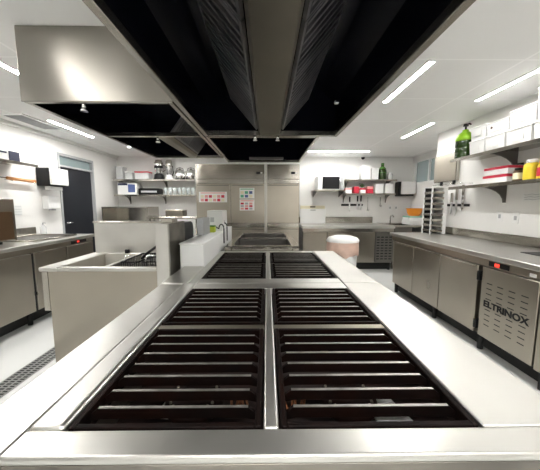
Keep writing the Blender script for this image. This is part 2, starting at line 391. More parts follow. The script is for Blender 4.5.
# ------------------------------------------------------------------ cooking ranges
ZT = .874
GX = [(-.404, -.012), (.028, .436)]
def range_unit(label, xl, xr, ya, yb, rows, bull, lug):
    t = thing('cooking_range', label, 'range', ((xl+xr)/2, (ya+yb)/2, 0), 'four burner ranges in a row')
    xi0, xi1 = GX[0][0]-.004, GX[1][1]+.004
    w = MB(); z0 = ZT-.05
    b = .009
    hy0, hy1 = rows[0][0]-.003, rows[-1][1]+.003
    # right deck, front and back bands, left band
    w.box(xi1, xr, hy0+.0005 if bull else ya, yb, z0, ZT, b*.5 if bull else b, seg=3)
    w.box(*((xl, xr) if bull else (xi0, xi1)), ya, hy0, (ZT-.018 if bull else z0), ZT-.0005, .006 if bull else b, seg=3); w.box(xi0, xi1, hy1, yb, z0, ZT-.0005, b, seg=3)
    if bull: w.box(xl, xi0, hy0+.0005, yb, z0, ZT+.003, .012, seg=4)
    else: w.box(xl, xi0, ya, yb, z0, ZT, b, seg=3)
    w.build('top_frame', 'steel_top', t)
    w = MB(); w.box(GX[0][1]+.004, GX[1][0]-.004, hy0+.001, hy1-.001, z0, ZT-.002, .006, seg=2)
    w.build('centre_divider', 'steel_top', t)
    w = MB()
    for xa, xb in ((xi0, GX[0][1]+.003), (GX[1][0]-.003, xi1)):
        for k in range(len(rows)-1): w.box(xa, xb, rows[k][1]+.003, rows[k+1][0]-.003, z0, ZT-.006, .004)
    w.build('cross_bar', 'steel_grease', t)
    # inner ledges the grates sit on
    for xa, xb in GX:
        for r0, r1 in rows:
            MB().box(xa-.003, xa+.012, r0, r1, z0, ZT-.034).build('ledge', 'soot', t); MB().box(xb-.012, xb+.003, r0, r1, z0, ZT-.034).build('ledge', 'soot', t)
    if bull: MB().box(xl+.003, xr-.003, ya+.003, ya+.010, ZT-.16, ZT-.0185, .002).build('front_apron', 'scorch_and_reflection', t)  # dark reflection on the front face put into its colour
    w = MB()
    w.box(xl+.02, xr-.02, ya+.012, ya+.03, .16, z0, .003); w.box(xl+.02, xr-.02, yb-.02, yb-.005, .16, z0)
    w.box(xl+.02, xl+.035, ya+.03, yb-.02, .16, z0); w.box(xr-.035, xr-.02, ya+.03, yb-.02, .16, z0)
    w.box(xl+.035, xr-.035, ya+.03, yb-.02, .16, .18)
    w.build('body', 'steel_grease', t)
    MB().box(xl+.036, xr-.036, ya+.031, yb-.021, ZT-.21, ZT-.195).build('drip_tray', 'soot', t)
    for sx in (xl+.07, xr-.07):
        for sy in (ya+.08, yb-.08): MB().cyl((sx, sy, 0), (sx, sy, .16), .022, .03).build('leg', 'steel', t)
    for xa, xb in GX:
        for r0, r1 in rows:
            x = (xa+xb)/2; y = (r0+r1)/2; zb = ZT-.195
            bo = MB().lathe([(.03, 0), (.035, .05), (.075, .062), (.084, .08), (.075, .098), (.04, .102), (0, .098)], (x, y, zb), 24).build('burner', 'iron', t)
            MB().tube([(x, y, zb+.05), (x, r0+.03, zb+.05)], .014, 8).build('gas_pipe', 'steel_grease', bo)
            w = MB()
            for k in range(24):
                a = 2*PI*k/24; w.cyl((x+.066*math.cos(a), y+.066*math.sin(a), zb+.096), (x+.066*math.cos(a), y+.066*math.sin(a), zb+.103), .005, .004, 6)
            w.build('burner_ports', 'steel_grease', bo)
    for k in range(4 if bull else 0):
        x = xl+.22+(xr-xl-.44)*k/3
        MB().cyl((x, ya+.012, .72), (x, ya-.022, .72), .026, .022).box(x-.004, x+.004, ya-.03, ya-.022, .70, .74).build('knob', 'black', t)
    return t
R1 = [(.512, .962), (1.008, 1.447)]; R2 = [(1.652, 2.078), (2.112, 2.572)]
t1 = range_unit('near four-burner gas range with wide bright steel edges, nearest the camera', -.482, .650, .446, 1.546, R1, True, 0)
MB().box(-.612, -.484, .438, 1.546, ZT-.05, ZT-.006, .006, seg=2).build('side_shelf', 'steel_top', t1)
MB().box(-.60, -.486, .46, 1.54, .16, ZT-.05).build('side_body', 'steel_grease', t1)
t2 = range_unit('far four-burner gas range, between the near range and the water bath', -.458, .650, 1.549, 2.655, R2, False, 0)
MB().box(-.612, -.46, 1.549, 1.99, ZT-.05, ZT-.0005, .006, seg=2).build('side_shelf', 'steel_top', t2)
MB().box(-.60, -.46, 1.56, 1.98, .16, ZT-.05).build('side_body', 'steel_grease', t2)
# white patches and scraps in the drip tray of the near range
zt = ZT-.195  # bright spots under the grates put in as flat white patches
tag(MB().prism([(-.345, .77), (-.29, .765), (-.295, .84), (-.33, .845)], 'z', zt, zt+.004).build('white_patch_left', 'white_patch'), 'flat bright white patch in the tray under the nearest left grate', 'scrap')
tag(MB().prism([(.325, .75), (.435, .74), (.405, .85), (.33, .84)], 'z', zt, zt+.004).build('white_patch_right', 'white_patch'), 'wide bright white patch in the tray under the nearest right grate', 'white_patch')
def twig(x, y, k, label, m='rust'):
    w = MB()
    for i in range(k):
        a = random.uniform(-.5, .5); l = random.uniform(.03, .05)
        w.tube([(x+i*.011, y-.02, zt+.006+.003*(i % 2)), (x+i*.011+l*a, y+l, zt+.012+.003*(i % 2))], .004, 6)
    tag(w.build('charred_scrap', m), label, 'scrap')
twig(-.11, .80, 6, 'rusty brown charred scraps under the right side of the nearest left grate')
twig(.055, .80, 6, 'orange-brown charred sticks under the left side of the nearest right grate')

# grates
def grate(xa, xb, ya, yb, label, nb=7):
    W = xb-xa; D = yb-ya
    t = thing('burner_grate', label, 'grate', ((xa+xb)/2, (ya+yb)/2, ZT-.034), 'cast iron burner grates on the ranges')
    w = MB(); z0, z1 = ZT-.034, ZT-.001; f = .013
    w.box(xa, xa+f, ya, yb, z0, z1, .002); w.box(xb-f, xb, ya, yb, z0, z1, .002)
    w.box(xa+f, xb-f, ya, ya+f, z0, z1, .002); w.box(xa+f, xb-f, yb-f, yb, z0, z1, .002)
    w.build('frame', 'iron', t)
    for i in range(nb):
        y = ya + D*(i+1)/(nb+1); h = .0045
        w = MB(); e = .022
        w.prism([(xa+f-.001, z0+.004), (xa+f-.001, z1-.014), (xa+f+e*.7, z1), (xb-f-e*.7, z1), (xb-f+.001, z1-.014), (xb-f+.001, z0+.004), (xb-f-e, z1-.024), (xa+f+e, z1-.024)], 'y', y-h, y+h)
        w.box(xa+f+e*.75, xb-f-e*.75, y-h*.8, y+h*.8, z1-.0002, z1+.0012, mi=1)  # paler strip paints the highlight along the bar top
        w.build('bar', ['iron', 'iron_edge'], t)
    return t
rn = ['first row from the camera', 'second row from the camera', 'third row from the camera', 'fourth row from the camera, nearest the water bath']
for i, (r0, r1) in enumerate(R1+R2):
    for (xa, xb), sd in zip(GX, ('left', 'right')):
        grate(xa+.001, xb-.001, r0+.001, r1-.001, 'black cast iron burner grate, %s column, %s' % (sd, rn[i]))

# ------------------------------------------------------------------ water bath (bain-marie)
t = thing('water_bath', 'steel water bath with two sunken basins at the far end of the ranges', 'water bath', (-.05, 3.38, 0))
X0, X1, Y0, Y1, ZW = -.42, .32, 2.68, 4.06, .915
bas = [(2.76, 3.36), (3.43, 3.97)]; bx0, bx1 = X0+.07, X1-.07
w = MB()
w.box(X0, bx0, Y0, Y1, ZW-.05, ZW, .005); w.box(bx1, X1, Y0, Y1, ZW-.05, ZW, .005)
w.box(bx0, bx1, Y0, bas[0][0], ZW-.05, ZW, .005); w.box(bx0, bx1, bas[0][1], bas[1][0], ZW-.05, ZW, .005); w.box(bx0, bx1, bas[1][1], Y1, ZW-.05, ZW, .005)
w.build('top_frame', 'steel', t)
for a, b in bas:
    w = MB(); zb = ZW-.22
    w.box(bx0, bx0+.006, a, b, zb, ZW-.006); w.box(bx1-.006, bx1, a, b, zb, ZW-.006); w.box(bx0+.006, bx1-.006, a, a+.006, zb, ZW-.006); w.box(bx0+.006, bx1-.006, b-.006, b, zb, ZW-.006)
    w.box(bx0, bx1, a, b, zb-.006, zb)
    w.build('basin', 'steel_dark', t)
w = MB(); w.box(X0+.02, X1-.02, Y0+.02, Y0+.03, .14, ZW-.05); w.box(X0+.02, X1-.02, Y1-.03, Y1-.02, .14, ZW-.05); w.box(X0+.02, X0+.03, Y0+.03, Y1-.03, .14, ZW-.05); w.box(X1-.03, X1-.02, Y0+.03, Y1-.03, .14, ZW-.05)
w.build('body', 'steel', t)
for sx in (X0+.06, X1-.06):
    for sy in (Y0+.08, Y1-.08): MB().cyl((sx, sy, 0), (sx, sy, .14), .02).build('leg', 'steel', t)

# ------------------------------------------------------------------ white service ledge beside the far range and what stands on it
t = thing('service_ledge', 'long low off-white cabinet ledge left of the far range and water bath', 'cabinet', (-.555, 2.75, 0))
MB().box(-.64, -.466, 2.0, 3.62, .06, 1.03, .006, seg=2).build('body', 'offwhite', t)
MB().box(-.645, -.462, 1.995, 3.625, 1.03, 1.042, .003).build('cap', 'white', t)
MB().box(-.63, -.48, 2.02, 3.6, 0, .06).build('plinth_or_shade_block', 'grey', t)
t = thing('control_box', 'tall off-white control box with black cables on the service ledge', 'control box', (-.55, 3.08, 1.042))
MB().box(-.635, -.470, 2.92, 3.24, 1.042, 1.262, .006).build('case', 'offwhite', t)
MB().box(-.60, -.56, 2.915, 2.92, 1.14, 1.19).build('display', 'grey', t)
w = MB()
for k, y in enumerate((2.80, 3.02)):
    pts = [(-.56 if k == 0 else -.47, y+.12 if k == 0 else y, 1.10 if k == 0 else 1.15)]
    for i in range(9):
        a = PI*i/8
        pts.append((-.49+.05*(1-math.cos(a))*.5, y, 1.08+.045*math.sin(a)) if True else 0)
    pts += [(-.44, y, 1.02), (-.44, y, .93)]
    w.tube(pts, .006, 8)
w.build('cable', 'black', t)
t = thing('equipment_case', 'grey metal equipment case in front of the white control box', 'case', (-.58, 2.62, 1.042))
MB().box(-.638, -.572, 2.50, 2.76, 1.042, 1.20, .005).build('case', 'grey', t)
MB().box(-.63, -.58, 2.495, 2.50, 1.06, 1.18).build('front_plate', 'grey', t)
t = thing('pad_stack', 'small lime yellow pad beside the grey equipment case', 'pad', (-.565, 2.83, 1.042))
MB().box(-.60, -.53, 2.79, 2.86, 1.042, 1.10, .008, seg=2).build('pad', 'lime', t)
MB().box(-.60, -.53, 2.79, 2.86, 1.10, 1.112, .004).build('scouring_layer', 'leaf', t)

# ------------------------------------------------------------------ fryer station left
t = thing('fryer', 'steel deep fryer cabinet with open basin and high back panel, left of the ranges', 'fryer', (-1.13, 2.25, 0))
fx0, fx1, fy0, fy1 = -1.60, -.78, 1.95, 2.60
w = MB(); w.box(fx0+.02, fx1, fy0+.01, fy0+.02, .10, ZT-.03); w.box(fx0+.02, fx1, fy1-.01, fy1, .10, ZT-.03); w.box(fx0+.02, fx0+.03, fy0+.02, fy1-.01, .10, ZT-.03); w.box(fx1-.01, fx1, fy0+.02, fy1-.01, .10, ZT-.03); w.box(fx0+.03, fx1-.01, fy0+.02, fy1-.01, .10, .11)
w.build('body', 'steel_door', t)
w = MB(); a0, a1, c0, c1 = fx0+.09, fx1-.02, fy0+.045, fy1-.06
w.box(fx0-.04, a0, fy0, fy1, ZT-.03, ZT, .006, seg=2); w.box(a1, fx1, fy0, fy1, ZT-.03, ZT, .006, seg=2)
w.box(a0, a1, fy0, c0, ZT-.03, ZT-.0005, .006, seg=2); w.box(a0, a1, c1, fy1, ZT-.03, ZT-.0005, .006, seg=2)
w.build('top_frame', 'steel_top', t)
w = MB(); zb = ZT-.13
w.box(a0, a0+.004, c0, c1, zb, ZT-.004); w.box(a1-.004, a1, c0, c1, zb, ZT-.004); w.box(a0+.004, a1-.004, c0, c0+.004, zb, ZT-.004); w.box(a0+.004, a1-.004, c1-.004, c1, zb, ZT-.004)
w.box(a0, a1, c0, c1, zb, zb+.003); w.box((a0+a1)/2-.06, (a0+a1)/2-.03, c0+.004, c1-.004, zb, ZT-.01)
w.build('basin', 'basin', t)
MB().box(fx0-.03, fx0+.018, fy0+.01, fy0+.25, .55, ZT-.031, .004).build('side_rail', 'steel', t)
MB().prism([(fx0-.01, ZT), (fx1, ZT), (fx1, 1.165), (fx0-.01, 1.165)], 'y', fy1-.03, fy1-.01).build('back_panel', 'steel_top', t)
MB().box(fx0-.012, fx1, fy1-.05, fy1-.004, 1.155, 1.172, .003).build('back_cap', 'steel', t)
for sx in (fx0+.07, fx1-.05):
    for sy in (fy0+.06, fy1-.06): MB().cyl((sx, sy, 0), (sx, sy, .10), .022).build('leg', 'steel', t)
t = thing('divider_panel', 'upright steel divider column with scorched side, between fryer and far range', 'divider', (-.73, 2.1, 0))
MB().box(-.775, -.685, 1.90, 1.93, 0, 1.19, .003).build('front_face', 'steel_top', t)
MB().box(-.771, -.689, 1.931, 2.30, 0, 1.188).build('core', 'scorch_and_reflection', t)
w = MB(); w.prism([(2.302, .8), (2.302, 1.175), (2.50, 1.175), (2.55, 1.155), (2.575, 1.10), (2.575, .8)], 'x', -.769, -.689)
w.build('rear_guard', 'black', t)
MB().box(-.77, -.69, 2.0, 2.13, 1.188, 1.225, .004).build('top_bracket', 'steel', t)
def basket(x, y, label):
    t = thing('fry_basket', label, 'basket', (x, y, ZT-.11), 'fry baskets in the fryer')
    w = MB(); hx, hy = .066, .19; z0, z1 = ZT-.105, ZT+.012
    def rect(a, b, z, r): w.tube([(x-a, y-b, z), (x+a, y-b, z), (x+a, y+b, z), (x-a, y+b, z)], r, 6, closed=True)
    rect(hx, hy, z1, .006); rect(hx*.92, hy*.95, z0+.004, .003); rect(hx*.96, hy*.98, (z0+z1)/2, .002)
    for i in range(9):
        u = -1+2*i/8
        w.tube([(x+hx*u, y-hy, z1), (x+hx*.92*u, y-hy*.95, z0+.004), (x+hx*.92*u, y+hy*.95, z0+.004), (x+hx*u, y+hy, z1)], .003, 5)
    for i in range(15):
        u = -1+2*i/14
        w.tube([(x-hx, y+hy*u, z1), (x-hx*.92, y+hy*.95*u, z0+.004), (x+hx*.92, y+hy*.95*u, z0+.004), (x+hx, y+hy*u, z1)], .0016, 5)
    w.build('wire_mesh', 'black', t)
    w = MB()
    w.tube([(x-.03, y-hy, z1), (x-.02, y-hy-.05, z1+.02), (x-.02, y-hy+.01-.06, z1+.022)], .004, 6)
    w.tube([(x-.04, y-hy, z1), (x-.04, y-hy+.02, z1+.045), (x+.04, y-hy+.02, z1+.045), (x+.04, y-hy, z1)], .005, 6)
    w.build('handle_wire', 'chrome', t)
    MB().tube([(x+.03, y-.05, z1), (x+.035, y+.05, z1+.03), (x+.045, y+hy+.02, z1+.06)], .011, 8).tube([(x-.03, y+hy, z1-.0), (x-.03, y+hy+.012, z1+.012), (x-.03, y+hy+.03, z1+.004)], .006, 6).build('handle_grip', 'black', t)
    return t
basket(-1.05, 2.27, 'black wire fry basket in the fryer, left of the other basket')
basket(-.89, 2.27, 'black wire fry basket in the fryer, against the steel divider')
tag(MB().box(-1.32, -1.285, 2.53, 2.56, ZT, ZT+.035, .004).build('clip_block', 'black'), 'small black clip on the back rim of the fryer', 'clip')

# ------------------------------------------------------------------ right refrigerated counter
t = thing('refrigerated_counter', 'long steel refrigerated counter along the right wall with three plain doors and a vented end', 'counter', (2.25, 2.9, 0))
cx0, cx1, cy0, cy1 = 1.872, 2.645, 1.74, 4.16; ZC = .905
MB().box(cx0, cx1, cy0-.02, cy1, ZC-.045, ZC, .006, seg=2).build('worktop', 'steel_top', t)
MB().box(cx1-.03, cx1-.001, cy0-.02, cy1, ZC, ZC+.10, .004).build('backsplash', 'steel', t)
MB().box(cx0+.07, cx1-.01, cy0, cy1-.02, .15, ZC-.045).build('body', 'steel_dark', t)
MB().box(cx0+.035, cx0+.07, cy0, cy1-.02, ZC-.115, ZC-.045, .002).build('fascia', 'steel_door', t)
ys = [2.395, 2.94, 3.49, 4.05]
for i in range(3):
    d = MB().box(cx0+.022, cx0+.068, ys[i]+.006, ys[i+1]-.006, .165, ZC-.12, .006, seg=2).build('door', 'steel_door', t)
    MB().box(cx0+.018, cx0+.022, ys[i]+.02, ys[i+1]-.02, ZC-.135, ZC-.125).build('finger_pull', 'steel', d)
for z in (.26, .70):
    MB().box(cx0+.004, cx0+.05, 2.354, 2.392, z-.045, z+.04, .005).cyl((cx0+.004, 2.373, z-.04), (cx0+.004, 2.373, z+.04), .008).build('hinge', 'black', t)
pn = MB().box(cx0+.022, cx0+.066, 1.842, 2.350, .165, ZC-.12, .006, seg=2).build('vent_panel', 'steel_door', t)
xs = cx0+.0212
for c in range(4):
    for rrow in range(4):
        for base in (.515, .285):
            z = base+rrow*.045; yc = 2.262-c*.108
            MB().box(xs, xs+.006, yc-.030, yc+.030, z-.005, z+.005, .002).build('vent_slot', 'black', pn)
def text_mesh(s, size, name, mname, parent, loc, rot, ext=.0012, wx=1.0, bold=0.0):
    cu = bpy.data.curves.new(name, 'FONT'); cu.body = s; cu.size = size; cu.extrude = ext; cu.align_x = 'CENTER'; cu.align_y = 'CENTER'; cu.offset = bold
    tmp = bpy.data.objects.new(name+'_tmp', cu); COL.objects.link(tmp)
    dg = bpy.context.evaluated_depsgraph_get(); me = bpy.data.meshes.new_from_object(tmp.evaluated_get(dg))
    bpy.data.objects.remove(tmp); bpy.data.curves.remove(cu)
    me.transform(Matrix.Diagonal((wx, 1, 1, 1)))
    me.materials.clear(); me.materials.append(M[mname])
    o = bpy.data.objects.new(name, me); COL.objects.link(o)
    off = Vector((0, 0, 0)); p = parent
    while p: off += p.location; p = p.parent
    o.parent = parent; o.location = Vector(loc)-off; o.rotation_euler = rot
    return o
text_mesh('ELTRINOX', .073, 'lettering', 'black', pn, (cx0+.0208, 2.10, .468), (PI/2, 0, -PI/2), wx=1.2, bold=.0028)
MB().box(cx0+.03, cx0+.036, 2.10, 2.30, ZC-.103, ZC-.062, .002).build('thermostat', 'black', t)
MB().box(cx0+.028, cx0+.0305, 2.19, 2.235, ZC-.098, ZC-.07).build('red_display', 'redlamp', t)
MB().box(cx0+.031, cx0+.035, 1.88, 1.93, ZC-.10, ZC-.075).build('switch', 'white', t)
MB().box(cx0+.033, cx0+.07, cy0, 1.836, .15, ZC-.115, .003).build('end_post', 'steel_door', t)
MB().box(cx0+.16, cx1-.02, cy0+.02, cy1-.04, 0, .15).build('plinth_or_shade_block', 'dark', t)  # dark block painting the shade under the counter
for y in (cy0+.08, 2.40, 3.1, cy1-.10):
    for x in (cx0+.10,): MB().cyl((x, y, 0), (x, y, .15), .024, .03).build('leg', 'rubber', t)
tag(MB().box(2.22, 2.56, 1.86, 2.36, ZC, ZC+.006, .003).build('induction_hob', 'black'), 'flat black glass hob plate on the right counter', 'hob')
# tray rack on far end of the right counter
rx0, rx1, ry0, ry1, rz = 2.335, 2.50, 3.90, 4.12, 1.565
t = thing('tray_rack', 'narrow white upright rack of stacked trays on the far end of the right counter', 'rack', ((rx0+rx1)/2, 4.0, ZC))
MB().box(rx1, rx1+.06, ry0, ry1, ZC, rz, .004).build('side_panel', 'white', t)
for yy in (ry0, ry1-.02): MB().box(rx0, rx0+.016, yy, yy+.02, ZC, rz, .002).build('post', 'white', t)
MB().box(rx0, rx1, ry0, ry1, rz, rz+.012, .002).build('top', 'white', t)
MB().box(rx0+.016, rx1, ry1-.01, ry1, ZC, rz).build('back', 'dark', t)
for k in range(8):
    z = ZC+.03+k*.077
    MB().box(rx0+.002, rx1-.001, ry0-.018, ry1-.022, z, z+.035, .004).build('tray', 'steel' if k != 3 else 'steel_dark', t)
# stainless cabinet near the corner
t = thing('wall_cabinet', 'shallow steel wall cabinet at the corner beyond the right-hand shelves', 'cabinet', (2.62, 4.1, 1.66))
MB().box(2.60, 2.65, 3.82, 4.32, 1.655, 2.05, .004).build('body', 'steel', t)
MB().box(2.592, 2.599, 3.83, 4.31, 1.665, 2.04).build('door', 'steel_door', t)

# ------------------------------------------------------------------ wall shelves
def wall_shelf(name, label, axis, a, b, wallc, depth, z, brk, m='steel', group=None, bend='d'):
    # axis 'y': runs along y on a side wall at x=wallc ; axis 'x': runs along x on the back wall at y=wallc
    sgn = -1 if (axis == 'x' or wallc > 0) else 1
    f = wallc + sgn*depth; wv = wallc + sgn*.001
    lo, hi = min(f, wv), max(f, wv)
    loc = (((lo+hi)/2, (a+b)/2, z-.03) if axis == 'y' else ((a+b)/2, (lo+hi)/2, z-.03))
    t = thing(name, label, 'shelf', loc, group)
    w = MB()
    if axis == 'y':
        w.box(lo, hi, a, b, z-.006, z); w.box(*(sorted((f, f-sgn*.008))), a, b, z-.035, z-.006)
    else:
        w.box(a, b, lo, hi, z-.006, z); w.box(a, b, f, f+.008, z-.035, z-.006)
    w.build('board', m, t)
    for p in brk:
        d = depth*.92; pts = [(wv, z-.007), (wallc+sgn*d, z-.007), (wallc+sgn*d, z-.03)]
        for i in range(7):
            q = PI/2*i/6
            pts.append((wallc+sgn*(d-(d-.03)*math.sin(q)), z-.03-.17*(1-math.cos(q))))
        pts.append((wv, z-.20))
        w = MB(); w.prism(pts, 'x' if axis == 'x' else 'y', p-.006, p+.006); w.build('bracket', 'steel_dark', t)
    return t
ZS1, ZS2 = 1.885, 1.545
wall_shelf('wall_shelf', 'upper steel wall shelf on the right wall, under the white tubs', 'y', 1.5, 3.52, XR, .34, ZS1, (2.95, 1.9), 'steel', 'steel wall shelves')
wall_shelf('wall_shelf', 'lower steel wall shelf on the right wall, under the red boxes', 'y', 1.5, 3.52, XR, .34, ZS2, (3.05, 1.9), 'steel', 'steel wall shelves')
wall_shelf('wall_shelf', 'upper steel shelf on the back wall left of the fridges, carrying blenders', 'x', -3.32, -1.58, YB, .34, 1.875, (-3.29, -2.28), 'steel', 'steel wall shelves')
wall_shelf('wall_shelf', 'lower steel shelf on the back wall left of the fridges, carrying glasses', 'x', -3.32, -1.58, YB, .34, 1.545, (-3.12, -2.32), 'steel', 'steel wall shelves')
wall_shelf('wall_shelf', 'upper steel shelf on the back wall right of the fridges, under the green bottle', 'x', 1.72, 2.84, YB, .34, 1.875, (1.80, 2.74), 'steel', 'steel wall shelves')
wall_shelf('wall_shelf', 'lower steel shelf on the back wall right of the fridges, with red and white packs', 'x', 1.68, 2.82, YB, .34, 1.575, (1.76, 2.74), 'steel', 'steel wall shelves')
wall_shelf('wall_shelf', 'steel wall shelf above the left counter, carrying a box with dark print', 'y', 1.6, 3.78, XL, .35, 1.85, (3.0,), 'steel', 'steel wall shelves')

# right shelf: jug and tubs
def tub(x, y, z, wx, wy, h, label, group, body='white', cat='container', rz=0):
    t = thing('storage_tub', label, cat, (0, 0, 0), group)
    w = MB(); a, b = wx/2, wy/2; k = .93
    vb = [(-a*k, -b*k), (a*k, -b*k), (a*k, b*k), (-a*k, b*k)]; vt = [(-a, -b), (a, -b), (a, b), (-a, b)]
    hb = h*.86
    B_ = [w.bm.verts.new((p[0], p[1], 0)) for p in vb]; T_ = [w.bm.verts.new((p[0], p[1], hb)) for p in vt]
    w.bm.faces.new(B_); w.bm.faces.new(T_)
    for i in range(4): w.bm.faces.new((B_[i], B_[(i+1) % 4], T_[(i+1) % 4], T_[i]))
    w.build('body', body, t)
    MB().box(-a*1.05, a*1.05, -b*1.05, b*1.05, hb, h*.96, .004).box(-a*.9, a*.9, -b*.9, b*.9, h*.96, h).build('lid', 'white', t)
    MB().box(-a-.002, -a*.955+.001, -b*.45, b*.45, hb*.28, hb*.72).build('label_patch', 'paper', t)
    t.location = (x, y, z); t.rotation_euler = (0, 0, rz); return t
def jug(x, y, z, s, label, name='pump_jug'):
    t = thing(name, label, 'bottle')
    MB().lathe([(0, 0), (.075, 0), (.082, .01), (.082, .05), (.077, .056), (.082, .062), (.082, .10), (.077, .106), (.082, .112), (.082, .17), (.078, .19)], n=24).build('body', 'darkgreen', t)
    MB().lathe([(.0795, .172), (.0845, .176), (.084, .205), (.07, .235), (.04, .262), (.028, .268), (.028, .285), (0, .285)], n=24).build('shoulder', 'green', t)
    MB().cyl((0, 0, .285), (0, 0, .325), .009).cyl((0, 0, .322), (0, 0, .345), .024, .02).tube([(0, 0, .336), (0, -.05, .336), (0, -.07, .322)], .008, 8).build('pump', 'black', t)
    t.location = (x, y, z); t.scale = (s, s, s); return t
jug(2.405, 3.42, ZS1, 1.18, 'dark green jug with lime shoulder and black pump on the upper right shelf')
gT = 'white storage tubs on the upper right shelf'
tubs = [(2.475, 3.15, 0, .25, .22, .165), (2.475, 2.90, 0, .26, .24, .165), (2.475, 2.63, 0, .26, .26, .165), (2.475, 2.34, 0, .26, .28, .17),
        (2.475, 3.15, .166, .24, .22, .15), (2.475, 2.89, .166, .25, .26, .13), (2.475, 2.61, .166, .25, .26, .17), (2.475, 2.33, .171, .26, .27, .28)]
tl = ['lower white tub beside the green jug on the upper right shelf', 'second lower white tub from the green jug on the upper right shelf', 'third lower white tub from the green jug on the upper right shelf', 'lower white tub at the right edge of the photo on the upper shelf',
      'white tub stacked on the one beside the green jug', 'shallow white tub with a dark spot, second in the top row of tubs', 'white tub third in the top row, stacked above the shelf', 'tall white tub at the right edge, stacked topmost on the upper shelf']
for q, lb in zip(tubs, tl): tub(q[0], q[1], ZS1+q[2], q[3], q[4], q[5], lb, gT)
w = MB().cyl((2.350, 2.95, ZS1+.166+.07), (2.344, 2.95, ZS1+.166+.07), .012, .012, 12)
o = w.build('spot_sticker', 'brown', [x for x in bpy.data.objects if x.get('label') == tl[5]][0])
# lower right shelf
def carton(x, y, z, wx, wy, h, label, body, band, group=None, name='carton', cat='box', rz=0):
    t = thing(name, label, cat, (0, 0, 0), group); a, b = wx/2, wy/2
    MB().box(-a, a, -b, b, 0, h, .003).build('body', body, t)
    MB().box(-a-.001, a+.001, -b-.001, b+.001, h*.66, h*.97).build('printed_band', band, t)
    MB().box(-a*.9, a*.9, -.01, .01, h, h+.0008).build('tape', 'paper', t)
    t.location = (x, y, z); t.rotation_euler = (0, 0, rz); return t
carton(2.47, 2.88, ZS2, .22, .30, .085, 'lower of two flat red and white cartons on the lower right shelf', 'paper', 'red', 'red and white cartons on the right')
carton(2.47, 2.87, ZS2+.086, .22, .30, .08, 'upper of two flat red and white cartons on the lower right shelf', 'paper', 'red', 'red and white cartons on the right')
def jar(x, y, z, r, h, label, body, lid, lab=None, name='jar', cat='jar', group=None):
    t = thing(name, label, cat, (0, 0, 0), group)
    MB().lathe([(0, 0), (r*.95, 0), (r, h*.05), (r, h*.72), (r*.8, h*.82), (r*.7, h*.84)], n=18).build('body', body, t)
    MB().lathe([(r*.74, h*.83), (r*.76, h*.84), (r*.76, h*.98), (r*.7, h), (0, h)], n=18).build('lid', lid, t)
    if lab: MB().lathe([(r*1.012, h*.15), (r*1.012, h*.62)], n=18).build('label_wrap', lab, t)
    t.location = (x, y, z); return t
jar(2.40, 2.645, ZS2, .042, .125, 'dark jar with cream label between the cartons and the yellow jar', 'brown', 'black', 'cream')
jar(2.40, 2.52, ZS2, .055, .185, 'yellow-labelled jar with white lid on the lower right shelf', 'yellow', 'white', 'yellow')
jar(2.40, 2.40, ZS2, .048, .16, 'orange-lidded jar at the right edge on the lower right shelf', 'yellow', 'orange', 'red')
jar(2.50, 2.30, ZS2, .05, .20, 'tall dark bottle behind the orange-lidded jar at the right edge', 'darkgreen', 'black', None, 'bottle', 'bottle')
tag(MB().box(2.62, 2.648, 2.86, 2.92, ZS2+.15, ZS2+.21, .004).build('wall_socket', 'black'), 'small black socket on the right wall between the two shelves', 'socket')

# right wall: outlets, cable, knife rail
def outlet(x, y, z, label, axis, grp):
    t = thing('wall_outlet', label, 'outlet', (x, y, z), grp)
    if axis == 'y':
        MB().box(x-.008, x-.0005, y-.038, y+.038, z, z+.115, .003).build('plate', 'white', t)
        MB().box(x-.011, x-.008, y-.016, y+.016, z+.035, z+.08, .001).build('socket', 'grey', t)
    else:
        MB().box(x-.04, x+.04, y-.008, y-.0005, z, z+.12, .003).build('plate', 'white', t)
        MB().box(x-.016, x+.016, y-.011, y-.008, z+.035, z+.08, .001).build('socket', 'grey', t)
outlet(XR, 3.10, 1.135, 'white wall outlet above the right counter, farther of the pair', 'y', 'wall outlets over the right counter')
outlet(XR, 2.90, 1.125, 'white wall outlet above the right counter, nearer of the pair', 'y', 'wall outlets over the right counter')
outlet(2.86, YB, 1.20, 'white wall outlet on the back wall below the shelf, left of the pair', 'x', 'wall outlets on the back wall')
outlet(3.00, YB, 1.20, 'white wall outlet on the back wall below the shelf, right of the pair', 'x', 'wall outlets on the back wall')
w = MB(); w.box(2.640, 2.649, 2.62, 2.84, 1.36, 1.445)
o = w.build('wall_sign', 'paper'); tag(o, 'small white wall sign with grey lines below the lower right shelf', 'sign')
w = MB()
for k in range(3): w.tube([(2.6395, 2.64+.18*i/8, 1.375+.025*k+.004*math.sin(i*1.3+k)) for i in range(9)], .002, 5)
w.build('printed_lines', 'grey', o)
tag(MB().box(2.632, 2.648, 3.58, 4.02, 1.30, 1.335, .003).build('knife_bar', 'black'), 'black magnetic knife bar on the right wall behind the far counter end', 'knife bar')
